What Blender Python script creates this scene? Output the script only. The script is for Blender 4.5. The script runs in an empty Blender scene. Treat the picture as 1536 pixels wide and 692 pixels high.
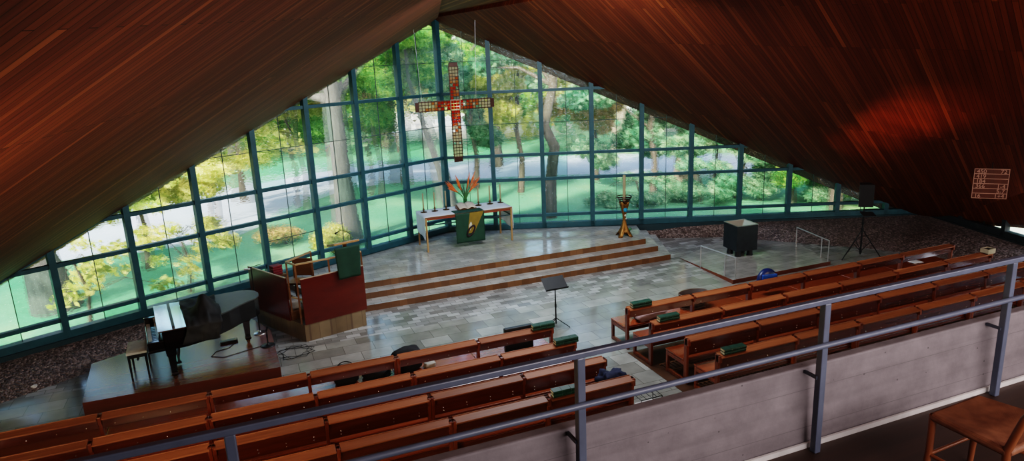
import bpy, bmesh, math, random
import numpy as np
from mathutils import Vector, Matrix, noise

random.seed(7)
RNG = np.random.default_rng(11)
SC = bpy.context.scene
COL = SC.collection
V = Vector
PI = math.pi

# ------------------------------------------------------------------ materials
MATS = {}


class NT:
    def __init__(self, name):
        self.m = bpy.data.materials.new(name)
        self.m.use_nodes = True
        self.t = self.m.node_tree
        self.t.nodes.clear()
        self.out = self.t.nodes.new('ShaderNodeOutputMaterial')

    def n(self, kind, **kw):
        nd = self.t.nodes.new(kind)
        for k, v in kw.items():
            if k.startswith('i_'):
                nd.inputs[k[2:].replace('_', ' ')].default_value = v
            else:
                setattr(nd, k, v)
        return nd

    def l(self, a, b):
        self.t.links.new(a, b)

    def coords(self, kind='Object', scale=(1, 1, 1), rot=(0, 0, 0)):
        tc = self.n('ShaderNodeTexCoord')
        mp = self.n('ShaderNodeMapping')
        mp.inputs['Scale'].default_value = scale
        mp.inputs['Rotation'].default_value = rot
        self.l(tc.outputs[kind], mp.inputs['Vector'])
        return mp.outputs['Vector']

    def ramp(self, fac, stops):
        r = self.n('ShaderNodeValToRGB')
        els = r.color_ramp.elements
        while len(els) < len(stops):
            els.new(0.5)
        for e, (p, c) in zip(els, stops):
            e.position = p
            e.color = (c[0], c[1], c[2], 1)
        self.l(fac, r.inputs['Fac'])
        return r.outputs['Color']

    def mix(self, fac, a, b, mode='MIX'):
        x = self.n('ShaderNodeMix')
        x.data_type = 'RGBA'
        x.blend_type = mode
        for s, val in ((x.inputs['Factor'], fac), (x.inputs['A'], a), (x.inputs['B'], b)):
            if hasattr(val, 'links'):
                self.l(val, s)
            elif isinstance(val, (tuple, list)):
                s.default_value = (val[0], val[1], val[2], 1)
            else:
                s.default_value = val
        return x.outputs['Result']

    def bump(self, h, strength=0.3, dist=0.02):
        b = self.n('ShaderNodeBump')
        b.inputs['Strength'].default_value = strength
        b.inputs['Distance'].default_value = dist
        self.l(h, b.inputs['Height'])
        return b.outputs['Normal']

    def bsdf(self, color=None, rough=0.5, metal=0.0, normal=None, coat=0.0, spec=0.5, trans=0.0, **kw):
        b = self.n('ShaderNodeBsdfPrincipled')
        if hasattr(color, 'links'):
            self.l(color, b.inputs['Base Color'])
        elif color is not None:
            b.inputs['Base Color'].default_value = (*color, 1)
        if hasattr(rough, 'links'):
            self.l(rough, b.inputs['Roughness'])
        else:
            b.inputs['Roughness'].default_value = rough
        b.inputs['Metallic'].default_value = metal
        b.inputs['Coat Weight'].default_value = coat
        b.inputs['Coat Roughness'].default_value = 0.15
        b.inputs['Specular IOR Level'].default_value = spec
        b.inputs['Transmission Weight'].default_value = trans
        if normal is not None:
            self.l(normal, b.inputs['Normal'])
        return b

    def done(self, sh):
        self.l(sh.outputs[0] if hasattr(sh, 'outputs') else sh, self.out.inputs['Surface'])
        return self.m


def plain(name, col, rough=0.5, metal=0.0, coat=0.0, spec=0.5, var=0.15, nscale=6.0, bump=0.0):
    if name in MATS:
        return MATS[name]
    t = NT(name)
    nz = t.n('ShaderNodeTexNoise', i_Scale=nscale, i_Detail=4.0)
    t.l(t.coords(), nz.inputs['Vector'])
    c = t.ramp(nz.outputs['Fac'], [(0.3, tuple(x * (1 - var) for x in col)), (0.7, tuple(min(1, x * (1 + var)) for x in col))])
    nrm = t.bump(nz.outputs['Fac'], bump, 0.01) if bump else None
    MATS[name] = t.done(t.bsdf(c, rough, metal, nrm, coat, spec))
    return MATS[name]


def wood(name, dark, light, rough=0.35, coat=0.0, axis=0, grain=18.0, spec=0.5, stretch=0.06):
    if name in MATS:
        return MATS[name]
    t = NT(name)
    sc = [grain] * 3
    sc[axis] = grain * stretch
    co = t.coords(scale=tuple(sc))
    nz = t.n('ShaderNodeTexNoise', i_Scale=1.0, i_Detail=6.0, i_Roughness=0.6)
    t.l(co, nz.inputs['Vector'])
    oi = t.n('ShaderNodeObjectInfo')
    c = t.ramp(nz.outputs['Fac'], [(0.25, dark), (0.75, light)])
    hv = t.n('ShaderNodeHueSaturation')
    mr = t.n('ShaderNodeMapRange')
    mr.inputs['To Min'].default_value = 0.8
    mr.inputs['To Max'].default_value = 1.2
    t.l(oi.outputs['Random'], mr.inputs['Value'])
    t.l(mr.outputs['Result'], hv.inputs['Value'])
    t.l(c, hv.inputs['Color'])
    MATS[name] = t.done(t.bsdf(hv.outputs['Color'], rough, 0, t.bump(nz.outputs['Fac'], 0.08, 0.004), coat, spec))
    return MATS[name]


# ------------------------------------------------------------------ mesh building
class MB:
    def __init__(self):
        self.v, self.f, self.mi, self.sm = [], [], [], []

    def add(self, verts, faces, mi=0, smooth=False):
        o = len(self.v)
        self.v += [tuple(p) for p in verts]
        for f in faces:
            self.f.append(tuple(i + o for i in f))
            self.mi.append(mi)
            self.sm.append(smooth)
        return self

    def box(self, c, s, rot=None, mi=0):
        hx, hy, hz = s[0] / 2, s[1] / 2, s[2] / 2
        pts = [V((x, y, z)) for x in (-hx, hx) for y in (-hy, hy) for z in (-hz, hz)]
        if rot is not None:
            M = rot if isinstance(rot, Matrix) else Matrix.Rotation(rot, 3, 'Z')
            pts = [M @ p for p in pts]
        c = V(c)
        return self.add([p + c for p in pts], [(0, 1, 3, 2), (4, 6, 7, 5), (0, 4, 5, 1), (2, 3, 7, 6), (0, 2, 6, 4), (1, 5, 7, 3)], mi)

    def bar(self, a, b, w, h, mi=0, up=(0, 0, 1)):
        a, b = V(a), V(b)
        d = b - a
        L = d.length
        d.normalize()
        u = V(up)
        if abs(d.dot(u)) > 0.99:
            u = V((0, 1, 0))
        s = d.cross(u).normalized()
        u = s.cross(d).normalized()
        M = Matrix((s, d, u)).transposed()
        return self.box((a + b) / 2, (w, L, h), M, mi)

    def tube(self, pts, r, seg=10, mi=0, cap=True):
        pts = [V(p) for p in pts]
        n = len(pts)
        rs = r if isinstance(r, (list, tuple)) else [r] * n
        verts, faces = [], []
        prev = None
        for i, p in enumerate(pts):
            d = (pts[min(i + 1, n - 1)] - pts[max(i - 1, 0)])
            if d.length < 1e-9:
                d = V((0, 0, 1))
            d.normalize()
            if prev is None:
                s = d.orthogonal().normalized()
            else:
                s = (prev - d * prev.dot(d))
                s = s.normalized() if s.length > 1e-6 else d.orthogonal().normalized()
            prev = s
            t = d.cross(s)
            for k in range(seg):
                a = 2 * PI * k / seg
                verts.append(p + (s * math.cos(a) + t * math.sin(a)) * rs[i])
        for i in range(n - 1):
            for k in range(seg):
                k2 = (k + 1) % seg
                faces.append((i * seg + k, i * seg + k2, (i + 1) * seg + k2, (i + 1) * seg + k))
        self.add(verts, faces, mi, True)
        if cap:
            self.add(verts[:seg], [tuple(reversed(range(seg)))], mi)
            self.add(verts[-seg:], [tuple(range(seg))], mi)
        return self

    def lathe(self, prof, c=(0, 0, 0), seg=24, mi=0, sx=1, sy=1):
        verts, faces = [], []
        n = len(prof)
        for r, z in prof:
            for k in range(seg):
                a = 2 * PI * k / seg
                verts.append((c[0] + r * sx * math.cos(a), c[1] + r * sy * math.sin(a), c[2] + z))
        for i in range(n - 1):
            for k in range(seg):
                k2 = (k + 1) % seg
                faces.append((i * seg + k, i * seg + k2, (i + 1) * seg + k2, (i + 1) * seg + k))
        self.add(verts, faces, mi, True)
        self.add(verts[:seg], [tuple(reversed(range(seg)))], mi)
        self.add(verts[-seg:], [tuple(range(seg))], mi)
        return self

    def prism(self, poly, z0, z1, mi_top=0, mi_side=0):
        n = len(poly)
        a = sum(poly[i][0] * poly[(i + 1) % n][1] - poly[(i + 1) % n][0] * poly[i][1] for i in range(n))
        if a < 0:
            poly = list(reversed(poly))
        zz0 = z0 if isinstance(z0, (list, tuple)) else [z0] * n
        zz1 = z1 if isinstance(z1, (list, tuple)) else [z1] * n
        if a < 0:
            zz0, zz1 = list(reversed(zz0)), list(reversed(zz1))
        bot = [(p[0], p[1], z) for p, z in zip(poly, zz0)]
        top = [(p[0], p[1], z) for p, z in zip(poly, zz1)]
        self.add(top, [tuple(range(n))], mi_top)
        self.add(bot, [tuple(reversed(range(n)))], mi_side)
        for i in range(n):
            j = (i + 1) % n
            self.add([bot[i], bot[j], top[j], top[i]], [(0, 1, 2, 3)], mi_side)
        return self

    def grid(self, fn, nu, nv, mi=0, smooth=True):
        verts = [fn(i / nu, j / nv) for i in range(nu + 1) for j in range(nv + 1)]
        faces = [(i * (nv + 1) + j, (i + 1) * (nv + 1) + j, (i + 1) * (nv + 1) + j + 1, i * (nv + 1) + j + 1) for i in range(nu) for j in range(nv)]
        return self.add(verts, faces, mi, smooth)

    def build(self, name, mats, parent=None, bevel=0.0, seg=2, solid=0.0, sub=0, weld=False):
        me = bpy.data.meshes.new(name)
        me.from_pydata(self.v, [], self.f)
        me.polygons.foreach_set('material_index', self.mi)
        me.polygons.foreach_set('use_smooth', self.sm)
        for m in (mats if isinstance(mats, (list, tuple)) else [mats]):
            me.materials.append(m)
        if weld:
            bm = bmesh.new()
            bm.from_mesh(me)
            bmesh.ops.remove_doubles(bm, verts=bm.verts, dist=1e-5)
            bm.to_mesh(me)
            bm.free()
        me.update()
        o = bpy.data.objects.new(name, me)
        COL.objects.link(o)
        if parent is not None:
            o.parent = parent
        if bevel:
            md = o.modifiers.new('edge', 'BEVEL')
            md.width = bevel
            md.segments = seg
            md.limit_method = 'ANGLE'
        if solid:
            md = o.modifiers.new('thick', 'SOLIDIFY')
            md.thickness = solid
            md.offset = 0
        if sub:
            md = o.modifiers.new('smooth', 'SUBSURF')
            md.levels = md.render_levels = sub
        return o


def tag(o, label=None, cat=None, group=None, kind=None):
    if label:
        o['label'] = label
    if cat:
        o['category'] = cat
    if group:
        o['group'] = group
    if kind:
        o['kind'] = kind
    return o


def thing(name, label, cat, loc=(0, 0, 0), rz=0.0, group=None):
    o = bpy.data.objects.new(name, None)
    o.empty_display_size = 0.1
    COL.objects.link(o)
    o.location = loc
    o.rotation_euler = (0, 0, rz)
    return tag(o, label, cat, group)


def copy_tree(o, parent=None):
    c = o.copy()
    COL.objects.link(c)
    c.parent = parent
    for ch in [x for x in o.children]:
        copy_tree(ch, c)
    return c


def structure(o, label=None):
    return tag(o, label, None, None, 'structure')


# ------------------------------------------------------------------ geometry constants (metres; floor z = 0)
EYE = 5.8
AX, AY, AZ = 5.904, 20.467, 7.04
aL, aR = 0.43054, 0.39049
BAY = 1.515
SLOPE = 0.4415
Z_SILL, Z_LOW, Z_T1, Z_T2, Z_T3 = 0.592, 0.85, 1.994, 2.76, 4.68
TIP_R = V((19.69, 14.79, 0.46))
TIP_L = V((2 * AX - 19.69, 14.2, 0.46))


def wl(d, z=0.0):      # point on the left glass wall at distance d from the apex mullion
    return V((AX - d * math.cos(aL), AY - d * math.sin(aL), z))


def wr(d, z=0.0):
    return V((AX + d * math.cos(aR), AY - d * math.sin(aR), z))


# ------------------------------------------------------------------ camera
f_px, pitch, roll, yaw = 1041.537, 0.250665, -0.042748, 0.375279
fw = V((math.sin(yaw) * math.cos(pitch), math.cos(yaw) * math.cos(pitch), -math.sin(pitch)))
r0 = V((math.cos(yaw), -math.sin(yaw), 0))
u0 = r0.cross(fw)
r1 = r0 * math.cos(roll) + u0 * math.sin(roll)
u1 = -r0 * math.sin(roll) + u0 * math.cos(roll)
cam_d = bpy.data.cameras.new('camera')
cam_d.sensor_fit = 'HORIZONTAL'
cam_d.sensor_width = 36.0
cam_d.lens = f_px / 1536 * 36.0
cam_d.clip_end = 400
cam_d.clip_start = 0.05
cam = bpy.data.objects.new('camera', cam_d)
COL.objects.link(cam)
M3 = Matrix((r1, u1, -fw)).transposed()
cam.matrix_world = Matrix.Translation((0, 0, EYE)) @ M3.to_4x4()
SC.camera = cam

# ------------------------------------------------------------------ shared materials
M_pew = wood('pew_wood', (0.052, 0.009, 0.003), (0.135, 0.027, 0.008), rough=0.27, coat=0.35, axis=0, grain=14)
M_pewz = wood('pew_wood_upright', (0.10, 0.019, 0.005), (0.25, 0.055, 0.013), rough=0.3, coat=0.3, axis=2, grain=14)
M_seat = wood('seat_wood', (0.15, 0.028, 0.009), (0.30, 0.065, 0.018), rough=0.14, coat=1.0, axis=0, grain=14)
M_ledge = wood('ledge_wood', (0.20, 0.062, 0.022), (0.38, 0.14, 0.058), rough=0.45, coat=0.0, spec=0.35, axis=0, grain=16)
M_bolt = plain('bolt_steel', (0.75, 0.75, 0.72), 0.25, 1.0)
M_redpanel = wood('mahogany_panel', (0.075, 0.007, 0.003), (0.12, 0.012, 0.005), rough=0.3, coat=0.3, axis=0, grain=6)
M_brownwood = wood('brown_wood', (0.10, 0.04, 0.015), (0.22, 0.10, 0.04), rough=0.4, axis=0, grain=12)
M_oakrail = wood('oak_rail', (0.30, 0.19, 0.09), (0.45, 0.30, 0.16), rough=0.3, coat=0.3, axis=0, grain=12)
M_tan = wood('tan_leg_wood', (0.26, 0.15, 0.06), (0.40, 0.24, 0.10), rough=0.35, axis=2, grain=12)
M_black = plain('piano_black', (0.004, 0.004, 0.005), 0.12, 0, 0.6, var=0.05)
M_satin = plain('satin_black', (0.012, 0.013, 0.015), 0.38, 0, 0.0, var=0.1)
M_blackmetal = plain('black_metal', (0.008, 0.008, 0.009), 0.55, 0.0, spec=0.3)
M_chrome = plain('chrome', (0.5, 0.5, 0.5), 0.3, 0.6, var=0.04)
M_steel = plain('brushed_steel', (0.55, 0.56, 0.56), 0.3, 1.0, var=0.06)
M_paintrail = plain('rail_grey_paint', (0.085, 0.10, 0.14), 0.45, 0.0, 0.1, nscale=9, var=0.1)
M_teal = plain('teal_frame_paint', (0.016, 0.075, 0.095), 0.45, 0.0, var=0.15)
M_tealdark = plain('dark_teal_paint', (0.010, 0.034, 0.042), 0.5, 0.0, var=0.15)
M_white = plain('white_cloth', (0.62, 0.64, 0.68), 0.8, var=0.05)
M_green = plain('green_book_cloth', (0.012, 0.055, 0.036), 0.45, var=0.3, nscale=20)
M_page = plain('page_edges', (0.62, 0.58, 0.47), 0.8, var=0.1, nscale=60)
M_blackcloth = plain('black_cloth', (0.010, 0.010, 0.012), 0.85, var=0.3, bump=0.2)
M_navy = plain('navy_cloth', (0.010, 0.016, 0.055), 0.8, var=0.3, bump=0.2)
M_wax = plain('candle_wax', (0.26, 0.22, 0.12), 0.5, var=0.05)
M_bronze = plain('bronze', (0.10, 0.055, 0.025), 0.35, 0.8)
M_darkbronze = plain('dark_bronze', (0.05, 0.022, 0.016), 0.4, 0.6)


def mat_tiles(name, w, h, stops, rough, mortar, gscale=1.0, rot=0.0, msize=0.006, offset=0.5, bumpv=0.15):
    t = NT(name)
    co = t.coords(rot=(0, 0, rot))
    b = t.n('ShaderNodeTexBrick')
    b.offset = offset
    b.inputs['Scale'].default_value = 1.0
    b.inputs['Mortar Size'].default_value = msize
    b.inputs['Mortar Smooth'].default_value = 0.2
    b.inputs['Brick Width'].default_value = w
    b.inputs['Row Height'].default_value = h
    b.inputs['Color1'].default_value = (0, 0, 0, 1)
    b.inputs['Color2'].default_value = (1, 1, 1, 1)
    b.inputs['Mortar'].default_value = (0.5, 0.5, 0.5, 1)
    b.inputs['Bias'].default_value = 0.0
    t.l(co, b.inputs['Vector'])
    c = t.ramp(b.outputs['Color'], stops)
    nz = t.n('ShaderNodeTexNoise', i_Scale=2.2, i_Detail=5.0)
    t.l(co, nz.inputs['Vector'])
    n2 = t.ramp(nz.outputs['Fac'], [(0.3, (0.72, 0.72, 0.72)), (0.7, (1.1, 1.1, 1.1))])
    c = t.mix(1.0, c, n2, 'MULTIPLY')
    c = t.mix(b.outputs['Fac'], c, mortar)
    rr = t.n('ShaderNodeMapRange')
    rr.inputs['To Min'].default_value = rough * 0.75
    rr.inputs['To Max'].default_value = rough * 1.35
    t.l(b.outputs['Color'], rr.inputs['Value'])
    inv = t.n('ShaderNodeMath', operation='SUBTRACT')
    inv.inputs[0].default_value = 1.0
    t.l(b.outputs['Fac'], inv.inputs[1])
    return t.done(t.bsdf(c, rr.outputs['Result'], 0, t.bump(inv.outputs[0], bumpv, 0.003), 0, 0.6))


M_stone = mat_tiles('stone_tiles', 0.31, 0.17, [(0.0, (0.17, 0.16, 0.15)), (0.45, (0.26, 0.25, 0.235)), (1.0, (0.44, 0.43, 0.41))], 0.17, (0.12, 0.115, 0.10))
M_stonebig = mat_tiles('stone_slabs', 0.62, 0.42, [(0.0, (0.20, 0.19, 0.165)), (0.5, (0.27, 0.26, 0.23)), (1.0, (0.36, 0.35, 0.315))], 0.17, (0.10, 0.095, 0.08))
M_stagetop = mat_tiles('stage_tiles', 0.4, 0.2, [(0.0, (0.31, 0.295, 0.27)), (0.5, (0.35, 0.335, 0.305)), (1.0, (0.42, 0.405, 0.37))], 0.13, (0.16, 0.15, 0.13), msize=0.004)


def mat_riser():
    t = NT('brown_riser_tiles')
    co = t.coords(scale=(1, 1, 0.01))
    b = t.n('ShaderNodeTexBrick')
    b.offset = 0.0
    b.inputs['Scale'].default_value = 1.0
    b.inputs['Mortar Size'].default_value = 0.004
    b.inputs['Brick Width'].default_value = 0.2
    b.inputs['Row Height'].default_value = 50.0
    b.inputs['Color1'].default_value = (0, 0, 0, 1)
    b.inputs['Color2'].default_value = (1, 1, 1, 1)
    t.l(co, b.inputs['Vector'])
    c = t.ramp(b.outputs['Color'], [(0.0, (0.105, 0.046, 0.017)), (0.6, (0.135, 0.060, 0.023)), (1.0, (0.17, 0.08, 0.032))])
    c = t.mix(b.outputs['Fac'], c, (0.09, 0.045, 0.02))
    return t.done(t.bsdf(c, 0.35))


M_riser = mat_riser()
M_woodfloor = wood('pew_floor_wood', (0.055, 0.026, 0.014), (0.10, 0.048, 0.026), rough=0.3, axis=0, grain=9)
M_podium = wood('podium_wood', (0.11, 0.035, 0.02), (0.17, 0.058, 0.034), rough=0.26, coat=0.2, axis=0, grain=8)
M_podside = wood('podium_side_wood', (0.12, 0.030, 0.012), (0.19, 0.05, 0.02), rough=0.35, axis=0, grain=8)


def mat_gravel():
    t = NT('exposed_aggregate')
    co = t.coords()
    vo = t.n('ShaderNodeTexVoronoi', i_Scale=26.0)
    t.l(co, vo.inputs['Vector'])
    c = t.ramp(vo.outputs['Color'], [(0.2, (0.06, 0.038, 0.032)), (0.55, (0.13, 0.09, 0.078)), (0.9, (0.30, 0.23, 0.21))])
    nrm = t.bump(vo.outputs['Distance'], 1.0, 0.03)
    nrm.node.invert = True
    return t.done(t.bsdf(c, 0.45, 0, nrm, 0, 0.5))


M_gravel = mat_gravel()


def mat_concrete():
    t = NT('board_marked_concrete')
    co = t.coords()
    nz = t.n('ShaderNodeTexNoise', i_Scale=5.0, i_Detail=8.0, i_Roughness=0.65)
    t.l(co, nz.inputs['Vector'])
    co2 = t.coords(scale=(0.6, 1, 14))
    nz2 = t.n('ShaderNodeTexNoise', i_Scale=1.0, i_Detail=3.0)
    t.l(co2, nz2.inputs['Vector'])
    c1 = t.ramp(nz.outputs['Fac'], [(0.25, (0.135, 0.118, 0.124)), (0.75, (0.215, 0.19, 0.198))])
    c2 = t.ramp(nz2.outputs['Fac'], [(0.35, (0.9, 0.9, 0.9)), (0.6, (1.04, 1.04, 1.04))])
    c = t.mix(1.0, c1, c2, 'MULTIPLY')
    # formwork joints, holes
    sx = t.n('ShaderNodeSeparateXYZ')
    t.l(co, sx.inputs[0])
    w = t.n('ShaderNodeMath', operation='PINGPONG')
    w.inputs[1].default_value = 0.13
    t.l(sx.outputs['Z'], w.inputs[0])
    e = t.n('ShaderNodeMath', operation='LESS_THAN')
    e.inputs[1].default_value = 0.0022
    t.l(w.outputs[0], e.inputs[0])
    mulj = t.n('ShaderNodeMath', operation='MULTIPLY')
    t.l(e.outputs[0], mulj.inputs[0])
    t.l(nz.outputs['Fac'], mulj.inputs[1])
    c = t.mix(mulj.outputs[0], c, (0.08, 0.072, 0.074))
    vo = t.n('ShaderNodeTexVoronoi', i_Scale=9.0)
    t.l(co, vo.inputs['Vector'])
    h = t.n('ShaderNodeMath', operation='LESS_THAN')
    h.inputs[1].default_value = 0.06
    t.l(vo.outputs['Distance'], h.inputs[0])
    c = t.mix(h.outputs[0], c, (0.08, 0.072, 0.074))
    add = t.n('ShaderNodeMath', operation='ADD')
    t.l(nz.outputs['Fac'], add.inputs[0])
    t.l(nz2.outputs['Fac'], add.inputs[1])
    return t.done(t.bsdf(c, 0.75, 0, t.bump(add.outputs[0], 0.35, 0.012), 0, 0.3))


M_concrete = mat_concrete()


def mat_planks(name, d):
    """Ceiling boards running along the horizontal-plan direction d, laid in the plane of the facet."""
    t = NT(name)
    ang = math.atan2(d[1], d[0])
    tc = t.n('ShaderNodeTexCoord')
    vr = t.n('ShaderNodeVectorRotate')
    vr.rotation_type = 'Z_AXIS'
    vr.inputs['Angle'].default_value = -ang
    t.l(tc.outputs['Object'], vr.inputs['Vector'])
    b = t.n('ShaderNodeTexBrick')
    b.offset = 0.37
    b.offset_frequency = 3
    b.inputs['Scale'].default_value = 1.0
    b.inputs['Mortar Size'].default_value = 0.004
    b.inputs['Brick Width'].default_value = 3.6
    b.inputs['Row Height'].default_value = 0.085
    b.inputs['Color1'].default_value = (0, 0, 0, 1)
    b.inputs['Color2'].default_value = (1, 1, 1, 1)
    mp = t.n('ShaderNodeMapping')
    t.l(vr.outputs[0], mp.inputs['Vector'])
    sep = t.n('ShaderNodeSeparateXYZ')
    t.l(mp.outputs[0], sep.inputs[0])
    cmb = t.n('ShaderNodeCombineXYZ')
    t.l(sep.outputs['X'], cmb.inputs['X'])
    t.l(sep.outputs['Y'], cmb.inputs['Y'])
    t.l(cmb.outputs[0], b.inputs['Vector'])
    c = t.ramp(b.outputs['Color'], [(0.0, (0.10, 0.016, 0.004)), (0.55, (0.13, 0.024, 0.006)), (0.9, (0.165, 0.034, 0.008)), (1.0, (0.24, 0.060, 0.015))])
    mp2 = t.n('ShaderNodeMapping')
    mp2.inputs['Scale'].default_value = (0.7, 22, 0)
    t.l(vr.outputs[0], mp2.inputs['Vector'])
    nz = t.n('ShaderNodeTexNoise', i_Scale=1.0, i_Detail=4.0)
    t.l(mp2.outputs[0], nz.inputs['Vector'])
    n2 = t.ramp(nz.outputs['Fac'], [(0.3, (0.7, 0.7, 0.7)), (0.7, (1.2, 1.2, 1.2))])
    c = t.mix(1.0, c, n2, 'MULTIPLY')
    c = t.mix(b.outputs['Fac'], c, (0.03, 0.008, 0.003))
    return t.done(t.bsdf(c, 0.6, 0, None, 0.0, 0.18))


# ------------------------------------------------------------------ shell: roof
nR = V((0.47608, 0.15005, 0.8665))
A = V((AX, AY, AZ + 0.02))


def zR(x, y):
    return A.z - (nR.x * (x - A.x) + nR.y * (y - A.y)) / nR.z


def mir(p):
    return V((2 * AX - p[0], p[1], p[2]))


def onR(x, y):
    return V((x, y, zR(x, y)))


K = 0.27
P_R = onR(11.65, -0.7)
P_mid_R = P_R
T_R = onR(TIP_R.x + 0.3, TIP_R.y - 0.12)
E_R = V((15.3, -2.7, 3.5))
# let the slopes run a little past the glass so that no gap opens at the eaves
eR = (wr(14.9) - wr(0)).normalized()
outR = V((eR.y * -1, eR.x, 0))
A_o = V((AX, AY + 0.7, 0))
A_o = onR(A_o.x, A_o.y)
T_o = onR(TIP_R.x + 0.3 + 0.35, TIP_R.y + 0.45)


def facet(name, pts, mat, flip=False):
    mb = MB()
    n = len(pts)
    mb.add(pts, [tuple(range(n))])
    o = mb.build(name, mat)
    md = o.modifiers.new('thick', 'SOLIDIFY')
    md.thickness = 0.22
    md.offset = -1.0 if not flip else 1.0
    return structure(o)


PD = (0.798, 0.340)
M_plR = mat_planks('ceiling_boards_right', PD)
M_plL = mat_planks('ceiling_boards_left', (-PD[0], PD[1]))
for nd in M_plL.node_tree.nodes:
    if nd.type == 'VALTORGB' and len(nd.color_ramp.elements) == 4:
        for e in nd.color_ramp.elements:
            e.color = (e.color[0] * 1.22, e.color[1] * 1.45 + 0.006, e.color[2] * 1.7 + 0.008, 1)  # left slope's extra light put into its board colour
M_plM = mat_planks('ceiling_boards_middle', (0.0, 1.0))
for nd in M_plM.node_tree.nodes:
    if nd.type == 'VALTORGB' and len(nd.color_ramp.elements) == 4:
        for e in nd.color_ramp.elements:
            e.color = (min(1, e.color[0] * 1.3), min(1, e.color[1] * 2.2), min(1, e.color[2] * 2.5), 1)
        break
o = facet('ceiling', [A_o, T_o, T_R, P_R, A], M_plR, True)
tag(o, 'dark red-brown boarded ceiling slope on the right of the gable', None)
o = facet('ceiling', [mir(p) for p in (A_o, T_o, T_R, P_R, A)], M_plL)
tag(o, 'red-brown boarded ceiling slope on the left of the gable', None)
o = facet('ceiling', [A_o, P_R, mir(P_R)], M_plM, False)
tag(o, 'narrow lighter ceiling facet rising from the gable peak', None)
o = facet('ceiling', [T_R, E_R, P_R], mat_planks('ceiling_boards_hip', (1.0, 0.1)), True)
tag(o, 'low boarded ceiling facet beyond the fold on the right', None)
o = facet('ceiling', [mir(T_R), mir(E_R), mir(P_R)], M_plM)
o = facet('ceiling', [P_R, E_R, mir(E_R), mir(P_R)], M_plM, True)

# ------------------------------------------------------------------ shell: glass walls
def mat_glass():
    t = NT('textured_green_glass')
    co = t.coords('Object')
    nz = t.n('ShaderNodeTexNoise', i_Scale=5.0, i_Detail=2.0, i_Distortion=0.6)
    t.l(co, nz.inputs['Vector'])
    mp = t.n('ShaderNodeMapping')
    mp.inputs['Scale'].default_value = (1, 1, 3.2)
    t.l(co, mp.inputs['Vector'])
    nz2 = t.n('ShaderNodeTexNoise', i_Scale=9.0, i_Detail=1.0)
    t.l(mp.outputs[0], nz2.inputs['Vector'])
    add = t.n('ShaderNodeMath', operation='ADD')
    t.l(nz.outputs['Fac'], add.inputs[0])
    t.l(nz2.outputs['Fac'], add.inputs[1])
    nrm = t.bump(add.outputs[0], 0.5, 0.03)
    geo = t.n('ShaderNodeNewGeometry')
    tint = t.ramp(geo.outputs['Random Per Island'], [(0.0, (0.50, 0.76, 0.66)), (0.12, (0.60, 0.83, 0.73)), (0.22, (0.80, 0.92, 0.85)), (0.75, (0.90, 0.97, 0.92)), (1.0, (0.97, 1.0, 0.97))])
    tr = t.n('ShaderNodeBsdfTransparent')
    t.l(tint, tr.inputs['Color'])
    rf = t.n('ShaderNodeBsdfRefraction')
    rf.inputs['IOR'].default_value = 1.05
    rf.inputs['Roughness'].default_value = 0.08
    t.l(tint, rf.inputs['Color'])
    t.l(nrm, rf.inputs['Normal'])
    m1 = t.n('ShaderNodeMixShader')
    m1.inputs[0].default_value = 0.55
    t.l(tr.outputs[0], m1.inputs[1])
    t.l(rf.outputs[0], m1.inputs[2])
    # milky surface of the rolled glass, brighter on some panes
    df = t.n('ShaderNodeBsdfTranslucent')
    df.inputs['Color'].default_value = (0.75, 0.95, 0.86, 1)
    milk = t.n('ShaderNodeMapRange')
    milk.inputs['To Min'].default_value = 0.02
    milk.inputs['To Max'].default_value = 0.09
    t.l(geo.outputs['Random Per Island'], milk.inputs['Value'])
    m2 = t.n('ShaderNodeMixShader')
    t.l(milk.outputs[0], m2.inputs[0])
    t.l(m1.outputs[0], m2.inputs[1])
    t.l(df.outputs[0], m2.inputs[2])
    gl = t.n('ShaderNodeBsdfGlossy')
    gl.inputs['Roughness'].default_value = 0.12
    t.l(nrm, gl.inputs['Normal'])
    m3 = t.n('ShaderNodeMixShader')
    m3.inputs[0].default_value = 0.03
    t.l(m2.outputs[0], m3.inputs[1])
    t.l(gl.outputs[0], m3.inputs[2])
    return t.done(m3)


M_glass = mat_glass()
M_lead = plain('lead_line', (0.03, 0.05, 0.05), 0.5)


def clip_poly(poly, a, b, c):      # keep a*d + b*z <= c
    out = []
    n = len(poly)
    for i in range(n):
        p, q = poly[i], poly[(i + 1) % n]
        sp, sq = a * p[0] + b * p[1] - c, a * q[0] + b * q[1] - c
        if sp <= 0:
            out.append(p)
        if sp * sq < 0:
            k = sp / (sp - sq)
            out.append((p[0] + (q[0] - p[0]) * k, p[1] + (q[1] - p[1]) * k))
    return out


M_dimframe = plain('dim_frame_paint', (0.012, 0.016, 0.018), 0.6)


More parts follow.
